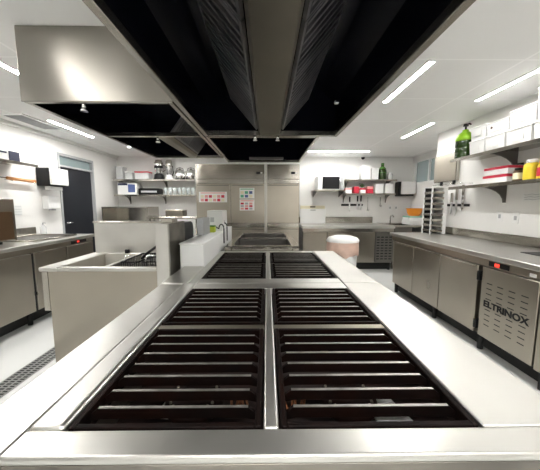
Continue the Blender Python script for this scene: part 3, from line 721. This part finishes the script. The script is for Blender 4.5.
def knife(x, y, z, L, hl, label, axis, grp, sgn=-1, wid=.035):
    t = thing('kitchen_knife', label, 'knife', (x, y, z), grp)
    # blade down, handle up, flat against a bar
    P = [(-wid/2, 0), (wid*.1, -L*.2), (wid/2, -L*.0), (wid/2, L*.75), (-wid/2, L*.75)]
    P = [(-wid/2, .03), (wid*.35, -.03), (wid/2, L), (-wid/2, L)]
    Hh = [(-wid*.33, L), (wid*.33, L), (wid*.40, L+hl), (-wid*.33, L+hl)]
    if axis == 'y':
        MB().prism([(y+u, z+v) for u, v in P], 'x', x, x+.002).build('blade', 'chrome', t)
        MB().prism([(y+u, z+v) for u, v in Hh], 'x', x-.006, x+.008).build('handle', 'steel', t)
    else:
        MB().prism([(x+u, z+v) for u, v in P], 'y', y, y+.002).build('blade', 'chrome', t)
        MB().prism([(x+u, z+v) for u, v in Hh], 'y', y-.006, y+.008).build('handle', 'black', t)
for yy, zz, L, hl, lb in ((3.92, 1.20, .16, .13, 'kitchen knife farthest along the right wall knife bar'), (3.82, 1.19, .2, .15, 'kitchen knife in the middle of the right wall knife bar'), (3.70, 1.25, .2, .14, 'broad kitchen knife nearest on the right wall knife bar')):
    knife(2.6303, yy, zz, L, hl, lb, 'y', 'knives on the right wall bar', wid=.05)
t = thing('hanging_rail', 'thin steel rail with two black clips at the far end of the right-hand shelves', 'rail', (2.47, 3.8, 1.62))
MB().cyl((2.43, 3.54, 1.60), (2.43, 4.05, 1.60), .006).cyl((2.43, 3.56, 1.60), (2.649, 3.56, 1.60), .005).cyl((2.43, 4.03, 1.60), (2.649, 4.03, 1.60), .005).build('rod', 'chrome', t)
for y in (3.60, 3.86): MB().box(2.418, 2.442, y-.02, y+.02, 1.585, 1.64, .004).build('clip', 'black', t)

# ------------------------------------------------------------------ left counter
t = thing('refrigerated_counter', 'steel refrigerated counter along the left wall with a control strip at its far end', 'counter', (-2.95, 2.7, 0))
lx0, lx1, ly0, ly1 = -3.385, -2.50, 1.5, 4.02
MB().box(lx0, lx1, ly0, ly1, ZC-.04, ZC, .006, seg=2).build('worktop', 'steel_top', t)
MB().box(lx0, lx0+.03, ly0, ly1, ZC, ZC+.10, .004).build('backsplash', 'steel', t)
MB().box(lx0+.01, lx1-.07, ly0, ly1-.02, .15, ZC-.04).build('body', 'steel_dark', t)
MB().box(lx1-.07, lx1-.035, ly0, ly1-.02, ZC-.10, ZC-.04, .002).build('fascia', 'steel_door', t)
for a, b in ((1.80, 2.36), (2.37, 2.93), (2.965, 3.44)):
    MB().box(lx1-.068, lx1-.022, a, b, .165, ZC-.105, .006, seg=2).build('door', 'steel_door', t)
MB().box(lx1-.068, lx1-.03, 2.935, 2.96, .165, ZC-.105).build('door_gap_strip', 'rubber', t)
pp = MB().box(lx1-.068, lx1-.022, 3.46, 3.98, .165, ZC-.105, .006, seg=2).build('vent_panel', 'steel_door', t)
for k in range(6): MB().box(lx1-.0225, lx1-.021, 3.52, 3.92, .30+k*.05, .315+k*.05).build('vent_slot', 'black', pp)
MB().box(lx1-.036, lx1-.03, 3.55, 3.85, ZC-.09, ZC-.05, .002).build('control_strip', 'black', t)
MB().box(lx1-.031, lx1-.028, 3.66, 3.70, ZC-.082, ZC-.06).build('red_display', 'redlamp', t)
MB().box(lx0+.02, lx1-.18, ly0+.02, ly1-.04, 0, .15).build('plinth_or_shade_block', 'dark', t)  # shade below the doors filled in as a dark block
for y in (1.6, 2.95, 3.9):
    for x in (lx1-.12,): MB().cyl((x, y, 0), (x, y, .15), .024, .03).build('leg', 'rubber', t)
# steel appliance at the left frame edge
t = thing('countertop_oven', 'steel countertop oven with brown glass front on the left counter', 'oven', (-3.0, 2.65, ZC))
MB().box(-3.34, -2.76, 2.25, 3.05, ZC+.03, 1.385, .006, seg=2).build('case', 'steel', t)
d = MB().box(-3.27, -2.83, 2.238, 2.249, ZC+.08, 1.30).build('front_glass', 'brown', t)
d2 = MB().box(-2.759, -2.752, 2.30, 3.01, ZC+.05, 1.25).build('side_plate', 'brown', t)
MB().cyl((-3.2, 2.215, 1.33), (-2.9, 2.215, 1.33), .009).cyl((-3.2, 2.215, 1.33), (-3.2, 2.25, 1.33), .007).cyl((-2.9, 2.215, 1.33), (-2.9, 2.25, 1.33), .007).build('handle', 'chrome', t)
for x in (-3.28, -2.82):
    for y in (2.31, 2.91): MB().cyl((x, y, ZC), (x, y, ZC+.03), .02).build('foot', 'rubber', t)
# shelf box
t = thing('carton', 'white carton with dark blue printed end on the left wall shelf', 'box', (-3.2, 3.35, 1.85))
MB().box(-3.30, -3.09, 3.15, 3.55, 1.85, 1.965, .003).build('body', 'paper', t)
MB().box(-3.305, -3.085, 3.41, 3.551, 1.853, 1.967).build('printed_end', 'navy', t)
MB().box(-3.088, -3.084, 3.2, 3.38, 1.93, 1.95).build('printed_lines', 'navy', t)
t = thing('storage_tub', 'flat white tub beside the blue-printed carton on the left wall shelf', 'container', (-3.2, 2.9, 1.85))
MB().box(-3.32, -3.08, 2.7, 3.1, 1.85, 1.93, .008).build('body', 'white', t)
MB().box(-3.325, -3.075, 2.695, 3.105, 1.93, 1.945, .004).build('lid', 'clear', t)
# paper towel dispenser left
def dispenser(label, x, y0, y1, z0, z1):
    t = thing('towel_dispenser', label, 'dispenser', (x, (y0+y1)/2, z0))
    MB().box(x, x+.20, y0, y1, z0, z1, .012, seg=2).build('case', 'black', t)
    MB().box(x+.19, x+.235, y0+.004, y1-.004, z0+.02, z1-.002, .012, seg=2).build('cover', 'white', t)
    MB().box(x+.08, x+.16, y0+.05, y1-.05, z0-.05, z0+.002).build('paper', 'paper', t)
dispenser('black paper towel dispenser with white cover on the left wall by the dark door', XL, 4.15, 4.50, 1.60, 1.87)
t = thing('rolling_pin', 'orange wooden stick lying on two wall pegs below the left shelf', 'stick', (-3.3, 3.78, 1.70))
w = MB(); w.cyl((-3.33, 3.62, 1.665), (-3.33, 4.05, 1.655), .020, .022, 14); w.build('shaft', 'wood', t)
MB().cyl((-3.33, 3.40, 1.672), (-3.33, 3.62, 1.665), .006, .006, 8).build('rod', 'steel', t)
MB().cyl((-3.40, 3.66, 1.655), (-3.30, 3.66, 1.636), .005).cyl((-3.40, 4.0, 1.648), (-3.30, 4.0, 1.627), .005).build('peg', 'chrome', t)
o = tag(MB().box(XL, XL+.10, 4.22, 4.46, 1.26, 1.46, .008).build('soap_dispenser', 'white'), 'white soap box on the left wall under the paper towel dispenser', 'dispenser')
MB().box(XL+.03, XL+.08, 4.30, 4.38, 1.235, 1.26).build('nozzle', 'grey', o)
o = tag(MB().box(XL+.0005, XL+.008, 3.70, 3.86, 1.18, 1.32).build('wall_plate', 'offwhite'), 'pale square wall plate above the left counter', 'plate')
w = MB(); [w.box(XL+.008, XL+.0095, 3.71, 3.85, 1.19+.035*k, 1.194+.035*k) for k in range(4)]; w.build('printed_lines', 'grey', o)
t = thing('wall_tap', 'white swivel wall tap with cross handle above the left counter', 'tap', (-3.35, 3.4, 1.27))
MB().tube([(XL+.001, 3.52, 1.29), (XL+.05, 3.52, 1.29), (XL+.07, 3.48, 1.285), (XL+.09, 3.22, 1.27), (XL+.095, 3.19, 1.25)], .011, 8).build('spout', 'grey', t)
MB().cyl((XL+.05, 3.52, 1.26), (XL+.05, 3.52, 1.35), .014).tube([(XL+.05, 3.48, 1.35), (XL+.05, 3.56, 1.35)], .008, 8).build('handle', 'grey', t)
def soap(x, y, label):
    t = thing('soap_bottle', label, 'bottle', (x, y, ZC), 'pump bottles on the left counter')
    MB().lathe([(0, ZC), (.035, ZC), (.037, ZC+.01), (.037, ZC+.10), (.018, ZC+.125), (.012, ZC+.13), (0, ZC+.13)], (x, y, 0), 16).build('body', 'clear', t)
    MB().cyl((x, y, ZC+.128), (x, y, ZC+.165), .007).tube([(x, y, ZC+.162), (x+.04, y, ZC+.160)], .006, 6).build('pump', 'grey', t)
soap(-3.18, 3.93, 'small clear pump bottle at the far end of the left counter')
# sink hollow line on left counter: pan rim
t = thing('sheet_tray', 'shallow steel tray lying on the left counter', 'tray', (-2.85, 3.4, ZC))
MB().box(-3.2, -2.62, 3.10, 3.78, ZC+.0005, ZC+.004).build('base', 'steel_dark', t)
w = MB(); w.tube([(-3.2, 3.10, ZC+.012), (-2.62, 3.10, ZC+.012), (-2.62, 3.78, ZC+.012), (-3.2, 3.78, ZC+.012)], .012, 8, closed=True); w.build('rim', 'steel', t)

# ------------------------------------------------------------------ back left: pot sink and bench
t = thing('pot_sink', 'steel pot-washing sink with high splash back behind the fryer', 'sink', (-2.8, 5.6, 0))
x0, x1, y0, y1 = -3.30, -2.38, 5.45, 6.10
w = MB(); w.box(x0, x1, y0, y0+.06, .84, .90, .004); w.box(x0, x1, y1-.06, y1, .84, .90, .004); w.box(x0, x0+.06, y0+.06, y1-.06, .84, .90); w.box(x1-.06, x1, y0+.06, y1-.06, .84, .90)
w.build('rim', 'steel', t)
w = MB(); w.box(x0+.06, x1-.06, y0+.06, y1-.06, .55, .56); w.box(x0+.055, x0+.061, y0+.06, y1-.06, .56, .84); w.box(x1-.061, x1-.055, y0+.06, y1-.06, .56, .84); w.box(x0+.06, x1-.06, y0+.055, y0+.061, .56, .84); w.box(x0+.06, x1-.06, y1-.061, y1-.055, .56, .84)
w.build('basin', 'steel_dark', t)
MB().box(x0, x1, y1-.03, y1-.001, .90, 1.26, .003).build('splash_back', 'steel', t)
for xx in (x0, x1-.012): MB().prism([(y0+.1, .90), (y0+.1, 1.27), (y1, 1.27), (y1, .90)], 'x', xx, xx+.012).build('side_panel', 'steel', t)
MB().box(x0-.003, x1+.003, y0+.09, y1, 1.27, 1.285, .003).build('top_ledge', 'steel', t)
for x in (x0+.05, x1-.05):
    for y in (y0+.05, y1-.05): MB().cyl((x, y, 0), (x, y, .84), .02).build('leg', 'steel', t)
t = thing('work_bench', 'plain steel bench between the pot sink and the tall fridges', 'bench', (-1.85, 5.7, 0))
MB().box(-2.33, -1.34, 5.35, 6.1, 1.05, 1.09, .004).build('top', 'steel', t)
MB().box(-2.30, -1.37, 5.38, 6.08, .45, .47, .003).build('under_shelf', 'steel', t)
for x in (-2.29, -1.38):
    for y in (5.40, 6.05): MB().cyl((x, y, 0), (x, y, 1.05), .02).build('leg', 'steel', t)
t = thing('steel_box', 'small lidded steel box on the bench left of the tall fridges', 'box', (-1.85, 5.6, 1.09))
MB().box(-2.0, -1.66, 5.45, 5.75, 1.09, 1.21, .005).build('body', 'steel_grease', t)
MB().box(-2.01, -1.65, 5.44, 5.76, 1.21, 1.225, .004).build('lid', 'steel', t)

# items on the back left shelves
yS = 6.20; zA = 1.875; zB = 1.545
def clearbox(x, z, wx, h, label, fill, lid, grp='plastic tubs on the back left shelf'):
    t = thing('storage_tub', label, 'container', (x, yS, z), grp); a = wx/2
    MB().box(x-a, x+a, yS-.10, yS+.10, z, z+h*.85, .006).build('body', 'clear', t)
    if fill: MB().box(x-a*.95, x+a*.95, yS-.095, yS+.095, z+h*.05, z+h*.55).build('contents', fill, t)
    MB().box(x-a-.005, x+a+.005, yS-.105, yS+.105, z+h*.85, z+h, .003).build('lid', lid, t)
clearbox(-3.20, zA, .14, .27, 'tall clear tub at the left end of the upper back left shelf', None, 'clear')
clearbox(-3.00, zA, .15, .17, 'small clear tub second on the upper back left shelf', 'paper', 'white')
clearbox(-2.72, zA, .30, .17, 'clear tub of red packets left of the blenders', 'paper', 'red')
t = thing('blender', 'wide blender with steel jug and black base on the back left shelf', 'blender', (-2.38, yS, zA))
x = -2.38
MB().lathe([(0, 0), (.105, 0), (.11, .02), (.095, .11), (.07, .13), (0, .13)], (x, yS, zA), 20).build('base', 'black', t)
MB().lathe([(.07, .13), (.085, .15), (.09, .30), (.092, .34)], (x, yS, zA), 20).build('jug', 'chrome', t)
MB().lathe([(.094, .34), (.094, .37), (.07, .385), (.07, .42), (0, .425)], (x, yS, zA), 20).build('lid', 'steel', t)
MB().lathe([(.0925, .24), (.0945, .25), (.0945, .29), (.0925, .30)], (x, yS, zA), 20).build('collar', 'black', t)
MB().tube([(x+.09, yS, zA+.32), (x+.14, yS, zA+.30), (x+.14, yS, zA+.20), (x+.088, yS, zA+.18)], .010, 8).build('handle', 'black', t)
t = thing('drinks_mixer', 'slim drinks mixer with steel cup beside the wide blender', 'mixer', (-2.155, yS, zA))
x = -2.155
MB().lathe([(0, 0), (.095, 0), (.10, .015), (.075, .05), (.06, .09), (.055, .10), (0, .10)], (x, yS, zA), 20).build('base', 'white', t)
MB().lathe([(.045, .10), (.055, .12), (.062, .26), (.065, .28)], (x, yS, zA), 20).build('cup', 'chrome', t)
MB().lathe([(.066, .28), (.068, .30), (.068, .40), (.055, .425), (0, .43)], (x, yS, zA), 20).build('motor_head', 'steel', t)
MB().tube([(x+.05, yS+.03, zA+.07), (x+.085, yS+.03, zA+.16), (x+.065, yS+.03, zA+.30)], .012, 8).build('column', 'black', t)
def kettle(x, label):
    t = thing('steel_kettle', label, 'kettle', (x, yS, zA), 'steel kettles')
    MB().lathe([(0, 0), (.10, 0), (.118, .02), (.12, .09), (.105, .16), (.075, .195), (.06, .20)], (x, yS, zA), 24).build('body', 'chrome', t)
    MB().lathe([(.062, .20), (.055, .215), (.02, .222), (.015, .245), (0, .248)], (x, yS, zA), 20).build('lid', 'steel', t)
    MB().tube([(x-.06, yS-.08, zA+.10), (x-.07, yS-.12, zA+.15), (x-.075, yS-.13, zA+.18)], .014, 8).build('spout', 'chrome', t)
    MB().tube([(x+.08, yS, zA+.19), (x+.07, yS, zA+.24), (x, yS, zA+.265), (x-.07, yS, zA+.24), (x-.08, yS, zA+.19)], .008, 8).build('handle', 'steel_dark', t)
kettle(-1.92, 'round steel kettle left of the other kettle on the back left shelf')
kettle(-1.685+.01, 'round steel kettle at the right end of the back left shelf')
t = thing('carton', 'white and blue carton at the left end of the lower back left shelf', 'box', (-3.05, yS, zB))
MB().box(-3.25, -2.84, yS-.11, yS+.11, zB, zB+.25, .004).build('body', 'paper', t)
MB().box(-3.02, -2.87, yS-.112, yS-.11, zB+.05, zB+.22).build('printed_panel', 'blue', t)
MB().box(-3.24, -3.03, yS-.112, yS-.11, zB+.20, zB+.245).build('printed_band', 'navy', t)
t = thing('weighing_scale', 'black flat kitchen scale on the lower back left shelf', 'scale', (-2.55, yS, zB))
MB().box(-2.80, -2.34, yS-.12, yS+.10, zB, zB+.13, .012, seg=2).build('body', 'black', t)
MB().box(-2.74, -2.40, yS-.1225, yS-.12, zB+.045, zB+.085).build('display', 'grey', t)
MB().box(-2.78, -2.36, yS-.10, yS+.09, zB+.13, zB+.14, .004).build('pan', 'steel', t)
def glass(x, y, label):
    t = tag(MB().lathe([(0, 0), (.032, 0), (.040, .15), (.037, .15), (.030, .006), (0, .006)], (x, y, zB), 16).build('drinking_glass', 'glass'), label, 'glass', 'drinking glasses in a row')
ordn = ['first', 'second', 'third', 'fourth', 'fifth', 'sixth', 'seventh']
for k in range(7): glass(-2.22+k*.098, 6.13, '%s drinking glass from the black scale, in the row on the lower shelf' % ordn[k])

# ------------------------------------------------------------------ fridges
YF = 5.08
def fridge(label, x0, x1, cols, loc_name='upright_fridge'):
    t = thing(loc_name, label, 'fridge', ((x0+x1)/2, YF+.35, 0), 'tall steel fridges')
    zt = 2.06
    MB().box(x0, x1, YF+.055, YF+.72, .12, zt, .004).build('body', 'steel', t)
    MB().box(x0+.006, x1-.006, YF+.012, YF+.054, 1.79, zt-.005, .004).build('control_panel', 'steel', t)
    MB().box(x0+.006, x1-.006, YF+.0, YF+.054, 1.715, 1.78, .006, seg=2).build('handle_rail', 'steel', t)
    cw = (x1-x0)/cols
    for c in range(cols):
        a, b = x0+c*cw+.008, x0+(c+1)*cw-.008
        for z0, z1 in ((.99, 1.70), (.16, .90)):
            d = MB().box(a, b, YF, YF+.053, z0, z1, .008, seg=2).build('door', 'steel_door', t)
            hb = b-.05 if c % 2 == 0 else a+.02
            MB().box(a+.02, b-.02, YF-.004, YF, z1-.03, z1-.018).build('finger_pull', 'steel_dark', d)
        MB().box(a, b, YF+.015, YF+.05, .905, .985, .003).build('mid_rail', 'steel', t)
    MB().box(x1-.012 if cols == 2 else x0-.001, x1+.002 if cols == 2 else x0+.034, YF-.012, YF+.054, .13, zt, .004).build('corner_post', 'steel_top', t)
    MB().box(x1-.16, x1-.09, YF+.006, YF+.012, 1.88, 1.92, .002).build('thermostat', 'black', t)
    MB().box(x1-.08, x1-.05, YF+.008, YF+.012, 1.89, 1.91, .001).build('indicator', 'white', t)
    for x in (x0+.06, x1-.06):
        for y in (YF+.12, YF+.66): MB().cyl((x, y, 0), (x, y, .12), .025).build('leg', 'rubber', t)
    return t
fridge('wide tall steel fridge with four doors and posters on its doors', -1.30, -.035, 2)
fridge('narrow tall steel fridge with two plain doors at the right of the wide one', -.030, .60, 1)
def poster(x0, x1, z0, z1, label, kind):
    t = tag(MB().box(x0, x1, YF-.0022, YF-.0002, z0, z1).build('poster', 'paper'), label, 'poster', 'posters on the fridge doors')
    cols = ['pink', 'cream', 'teal', 'red', 'blue', 'yellow']
    nx, nz = kind[0], kind[1]; sw, sh = (x1-x0), (z1-z0)
    for ci in range(3):
        for i in range(nx):
            for j in range(nz):
                if (i+j*2) % 3 == ci:
                    w = MB()
                    a = x0+sw*(.06+.88*i/nx); b = z0+sh*(.08+.70*j/nz)
                    w.box(a, a+sw*.88/nx*.75, YF-.0028, YF-.0022, b, b+sh*.70/nz*.75)
                    w.build('printed_block', kind[2][ci], t)
    MB().box(x0+sw*.06, x1-sw*.06, YF-.0028, YF-.0022, z0+sh*.84, z0+sh*.93).build('printed_heading', kind[2][0], t)
poster(-1.24, -.73, 1.37, 1.56, 'wide white poster with red printed rows on the left fridge door', (6, 2, ['pink', 'red', 'cream']))
poster(-.50, -.23, 1.44, 1.63, 'upper small poster with green and blue blocks on the middle fridge door', (3, 2, ['teal', 'blue', 'cream']))
poster(-.50, -.23, 1.22, 1.42, 'lower small poster with red print on the middle fridge door', (3, 3, ['pink', 'red', 'grey']))

# ------------------------------------------------------------------ back right counter
t = thing('back_counter', 'steel counter along the back wall right of the fridges, with vented end', 'counter', (1.6, 5.85, 0))
x0, x1, y0 = .70, 2.55, 5.42
MB().box(x0, x1, y0, YB-.014, ZC-.05, ZC, .005).build('worktop', 'steel_top', t)
MB().box(x0, x1-.1, YB-.045, YB-.014, ZC, ZC+.14, .004).build('backsplash', 'steel', t)
MB().box(x0+.01, x1-.01, y0+.065, YB-.03, .15, ZC-.05).build('body', 'steel_dark', t)
MB().box(x0+.01, x1-.01, y0+.02, y0+.064, ZC-.12, ZC-.05, .003).build('fascia', 'steel', t)
for a, b in ((x0+.02, 1.20), (1.21, 1.70), (1.71, 2.16)):
    MB().box(a, b, y0+.018, y0+.064, .165, ZC-.125, .006).build('door', 'steel_door', t)
pn = MB().box(2.175, x1-.012, y0+.018, y0+.064, .165, ZC-.125, .006).build('vent_panel', 'steel_dark', t)
for c in range(4):
    for k in range(9): MB().box(2.20+c*.082, 2.255+c*.082, y0+.0165, y0+.0185, .23+k*.055, .25+k*.055).build('vent_slot', 'black', pn)
MB().box(x0+.02, x1-.02, y0+.16, YB-.05, 0, .15).build('plinth_or_shade_block', 'dark', t)  # dark block standing in for shade beneath the back counter
for x in (x0+.06, 1.7, x1-.06):
    for y in (y0+.1,): MB().cyl((x, y, 0), (x, y, .15), .024, .03).build('leg', 'rubber', t)
t = thing('sink_unit', 'corner sink bench right of the back counter, with a small tap', 'sink', (3.0, 5.9, 0))
w = MB(); w.box(2.56, 3.34, 5.50, 5.62, .87, .91, .004); w.box(2.56, 3.34, 6.1, YB-.014, .87, .91, .004); w.box(2.56, 2.62, 5.62, 6.1, .87, .91); w.box(2.98, 3.34, 5.62, 6.1, .87, .91)
w.build('top', 'steel', t)
w = MB(); w.box(2.62, 2.98, 5.62, 6.1, .66, .67); w.box(2.614, 2.62, 5.62, 6.1, .66, .87); w.box(2.98, 2.986, 5.62, 6.1, .66, .87); w.box(2.62, 2.98, 5.614, 5.62, .66, .87); w.box(2.62, 2.98, 6.1, 6.106, .66, .87); w.build('basin', 'steel_dark', t)
MB().tube([(2.8, 6.22, .91), (2.8, 6.22, 1.05), (2.8, 6.18, 1.09), (2.8, 6.10, 1.09), (2.8, 6.06, 1.06)], .012, 8).build('tap', 'chrome', t)
w = MB(); w.box(2.57, 3.33, 5.53, 5.55, .12, .66); w.build('apron', 'steel', t)
for x in (2.60, 3.30):
    for y in (5.60, 6.32): MB().cyl((x, y, 0), (x, y, .87), .02).build('leg', 'steel', t)
t = thing('mixing_bowl', 'orange plastic bowl on top of packets on the corner sink bench', 'bowl', (3.14, 5.85, 1.10))
MB().lathe([(0, 0), (.10, 0), (.14, .06), (.155, .15), (.165, .155), (.148, .15), (.13, .06), (.09, .01), (0, .01)], (3.14, 5.85, 1.09), 24).build('body', 'orange', t)
tag(t, 'orange plastic bowl stacked on the green packet on the corner sink bench', 'bowl')
MB().lathe([(.160, .148), (.172, .150), (.172, .158), (.160, .160)], (3.14, 5.85, 1.09), 24).build('rim', 'orange', t)
carton(3.14, 5.85, .91, .36, .30, .09, 'white packet at the bottom of the pile on the corner sink bench', 'paper', 'paper', None, 'packet', 'packet')
carton(3.14, 5.85, 1.001, .34, .28, .088, 'green and white packet under the orange bowl on the corner sink bench', 'paper', 'teal', None, 'packet', 'packet')
# cutting boards
t = thing('cutting_board', 'cream-topped white board standing behind, on the back counter', 'board', (1.02, 6.28, ZC))
MB().box(.76, 1.32, 6.28, 6.30, ZC, ZC+.40, .004).build('board', 'cream', t)
tag(t, 'cream cutting board, the taller one standing at the back of the back counter', 'board', 'cutting boards')
MB().box(.98, 1.10, 6.278, 6.28, ZC+.36, ZC+.385).build('hand_slot', 'dark', t)
t = thing('cutting_board', 'white cutting board, the lower one in front of the cream board', 'board', (1.02, 6.24, ZC), 'cutting boards')
MB().box(.75, 1.33, 6.235, 6.255, ZC, ZC+.33, .004).build('board', 'white', t)
MB().box(.98, 1.10, 6.233, 6.235, ZC+.29, ZC+.31).build('hand_slot', 'grey', t)
# microwave on a wall bracket
t = thing('microwave', 'white microwave with dark window on a wall bracket beside the fridges', 'microwave', (1.38, 6.2, 1.64))
MB().box(1.10, 1.66, 5.98, 6.37, 1.645, 1.945, .006).build('case', 'white', t)
MB().box(1.19, 1.56, 5.972, 5.98, 1.665, 1.925, .003).build('window', 'black', t)
MB().box(1.575, 1.65, 5.974, 5.98, 1.66, 1.93).build('control_panel', 'grey', t)
MB().cyl((1.568, 5.962, 1.68), (1.568, 5.962, 1.91), .007).build('handle', 'chrome', t)
t = thing('microwave_bracket', 'steel wall bracket shelf carrying the microwave', 'bracket', (1.38, 6.2, 1.6))
MB().box(1.02, 1.69, 5.97, YB-.001, 1.625, 1.645, .003).build('plate', 'steel', t)
for xx in (1.06, 1.65): MB().prism([(YB-.001, 1.624), (5.99, 1.624), (5.99, 1.60), (YB-.001, 1.50)], 'x', xx, xx+.01).build('arm', 'steel_dark', t)
# back right shelf items
zA = 1.875; zB = 1.575
g2 = 'white tubs on the upper back right shelf'
for x, wx, h, lb in ((1.90, .22, .19, 'wide white tub at the left end of the upper back right shelf'), (2.18, .20, .31, 'tall white tub second on the upper back right shelf'), (2.38, .14, .25, 'slim white tub left of the green bottle on the back right shelf')):
    tub(x, 6.21, zA, wx, .2, h, lb, g2, 'white')
    [x_ for x_ in bpy.data.objects if x_.get('label') == lb][0].rotation_euler = (0, 0, 0)
t = thing('oil_bottle', 'big green bottle with narrow neck on the upper back right shelf', 'bottle', (2.565, 6.2, zA))
MB().lathe([(0, 0), (.08, 0), (.088, .012), (.088, .19), (.07, .25), (.032, .29), (.028, .32)], (2.565, 6.2, zA), 20).build('body', 'darkgreen', t)
MB().lathe([(.0885, .15), (.089, .155), (.072, .25), (.034, .29), (.0325, .291)], (2.565, 6.2, zA), 20).build('sleeve', 'leaf', t)
MB().cyl((2.565, 6.2, zA+.315), (2.565, 6.2, zA+.365), .032).build('cap', 'leaf', t)
jar(2.74, 6.2, zA, .06, .17, 'clear jar right of the green bottle on the upper back right shelf', 'clear', 'white', None)
ind = [(1.80, 'paper', 'pink', 'white and pink packet at the left end of the lower back right shelf', .14, .12), (1.98, 'red', 'red', 'red packet second from the left on the lower back right shelf', .11, .15), (2.12, 'paper', 'red', 'white packet with red band under the leafy pot on the lower back right shelf', .12, .12), (2.28, 'red', 'pink', 'red packet just left of the two white tubs on the lower back right shelf', .14, .15)]
for x, bd, bn, lb, wx, h in ind: carton(x, 6.2, zB, wx, .16, h, lb, bd, bn, 'packets on the lower back right shelf', 'packet', 'packet')
tub(2.48, 6.2, zB, .17, .2, .22, 'white tub left of the other white tub on the lower back right shelf', 'white tubs on the lower back right shelf')
tub(2.69, 6.2, zB, .17, .2, .22, 'white tub at the right end of the lower back right shelf', 'white tubs on the lower back right shelf')
t = thing('herb_bunch', 'small bunch of green herbs lying on the packets of the back right shelf', 'herbs', (2.12, 6.2, zB+.121))
w = MB()
for k in range(26):
    a = random.uniform(0, 2*PI); r = random.uniform(.01, .07); h = random.uniform(.02, .10)
    p = Vector((2.12+r*math.cos(a), 6.2+r*math.sin(a)*.8, zB+.121+h))
    bmesh.ops.create_icosphere(w.bm, subdivisions=1, radius=.018, matrix=Matrix.Translation(p) @ Matrix.Rotation(a, 4, 'Z') @ Matrix.Diagonal((1.3, .8, .35, 1)))
w.build('leaves', 'leaf', t)
w = MB()
for k in range(6): w.tube([(2.12, 6.2, zB+.1215), (2.12+.05*math.cos(k), 6.2+.05*math.sin(k), zB+.19)], .004, 5)
w.build('stems', 'leaf', t)
tag(MB().box(1.72, 2.22, YB-.02, YB-.001, 1.30, 1.345, .003).build('knife_bar', 'black'), 'black magnetic knife bar on the back wall below the shelves', 'knife bar')
for x, z, L, hl, lb in ((1.91, 1.19, .20, .12, 'kitchen knife on the left of the back wall knife bar'), (2.09, 1.23, .17, .13, 'kitchen knife in the middle of the back wall knife bar'), (2.17, 1.21, .19, .14, 'kitchen knife on the right of the back wall knife bar')):
    knife(x, YB-.0217, z, L, hl, lb, 'x', 'knives on the back wall bar', wid=.04)
def ladle(x, L, label):
    t = thing('ladle', label, 'ladle', (x, YB-.02, 1.5), 'ladles hanging on the back wall')
    MB().cyl((x, YB-.02, 1.50-L), (x, YB-.02, 1.50), .006).build('shaft', 'chrome', t)
    MB().lathe([(0, 0), (.025, .005), (.036, .03), (.034, .03), (.023, .008), (0, .004)], (x, YB-.045, 1.48-L), 16).build('bowl', 'chrome', t)
    MB().tube([(x, YB-.02, 1.49), (x, YB-.005, 1.50), (x, YB, 1.49)], .004, 6).build('hook', 'chrome', t)
ladle(2.33, .30, 'long ladle hanging right of the back wall knives')
ladle(2.62, .20, 'short ladle hanging by itself under the right end of the back shelf')
t = thing('towel_dispenser', 'black paper towel dispenser with white cover on the back wall by the corner', 'dispenser', (3.14, 6.3, 1.52))
MB().box(2.95, 3.30, 6.20, YB, 1.52, 1.84, .012, seg=2).build('case', 'black', t)
MB().box(3.00, 3.32, 6.165, 6.21, 1.56, 1.84, .014, seg=2).build('cover', 'white', t)

# ------------------------------------------------------------------ waste bin
t = thing('waste_bin', 'white round waste bin with peach bag under its lid, behind the range', 'bin', (1.07, 3.85, 0))
c = (1.07, 3.85, 0)
MB().lathe([(0, 0), (.17, 0), (.18, .02), (.205, .70), (.21, .80)], c, 28).build('body', 'white', t)
w = MB(); prof = [(.208, .62), (.222, .64), (.226, .72), (.220, .80), (.222, .815), (.20, .81)]
w.lathe(prof, c, 28)
for v in w.bm.verts:
    a = math.atan2(v.co.y-c[1], v.co.x-c[0])
    if v.co.z < .75: v.co.z += .018*math.sin(a*5)+.012*math.sin(a*9+1); 
    v.co.x += .004*math.cos(a*11); v.co.y += .004*math.sin(a*13)
w.build('bag', 'peach', t)
MB().lathe([(.225, .808), (.228, .83), (.20, .865), (.12, .89), (0, .895)], c, 28).build('lid', 'white', t)

# ------------------------------------------------------------------ world, camera
wd = bpy.data.worlds.new('World'); SC.world = wd; wd.use_nodes = True
wd.node_tree.nodes['Background'].inputs[0].default_value = (.9, .95, 1, 1)
wd.node_tree.nodes['Background'].inputs[1].default_value = .4
cam = bpy.data.cameras.new('camera'); co = bpy.data.objects.new('camera', cam); COL.objects.link(co)
cam.sensor_width = 36; cam.lens = 36*275/540; cam.clip_start = .02
co.location = (0, 0, 1.32)
co.rotation_euler = (PI/2-math.atan(30/275), 0, -math.atan(3/275))
SC.camera = co
SC.view_settings.view_transform = 'Standard'; SC.view_settings.look = 'None'
SC.view_settings.exposure = 2.05; SC.view_settings.gamma = 1
SC.view_settings.use_curve_mapping = False
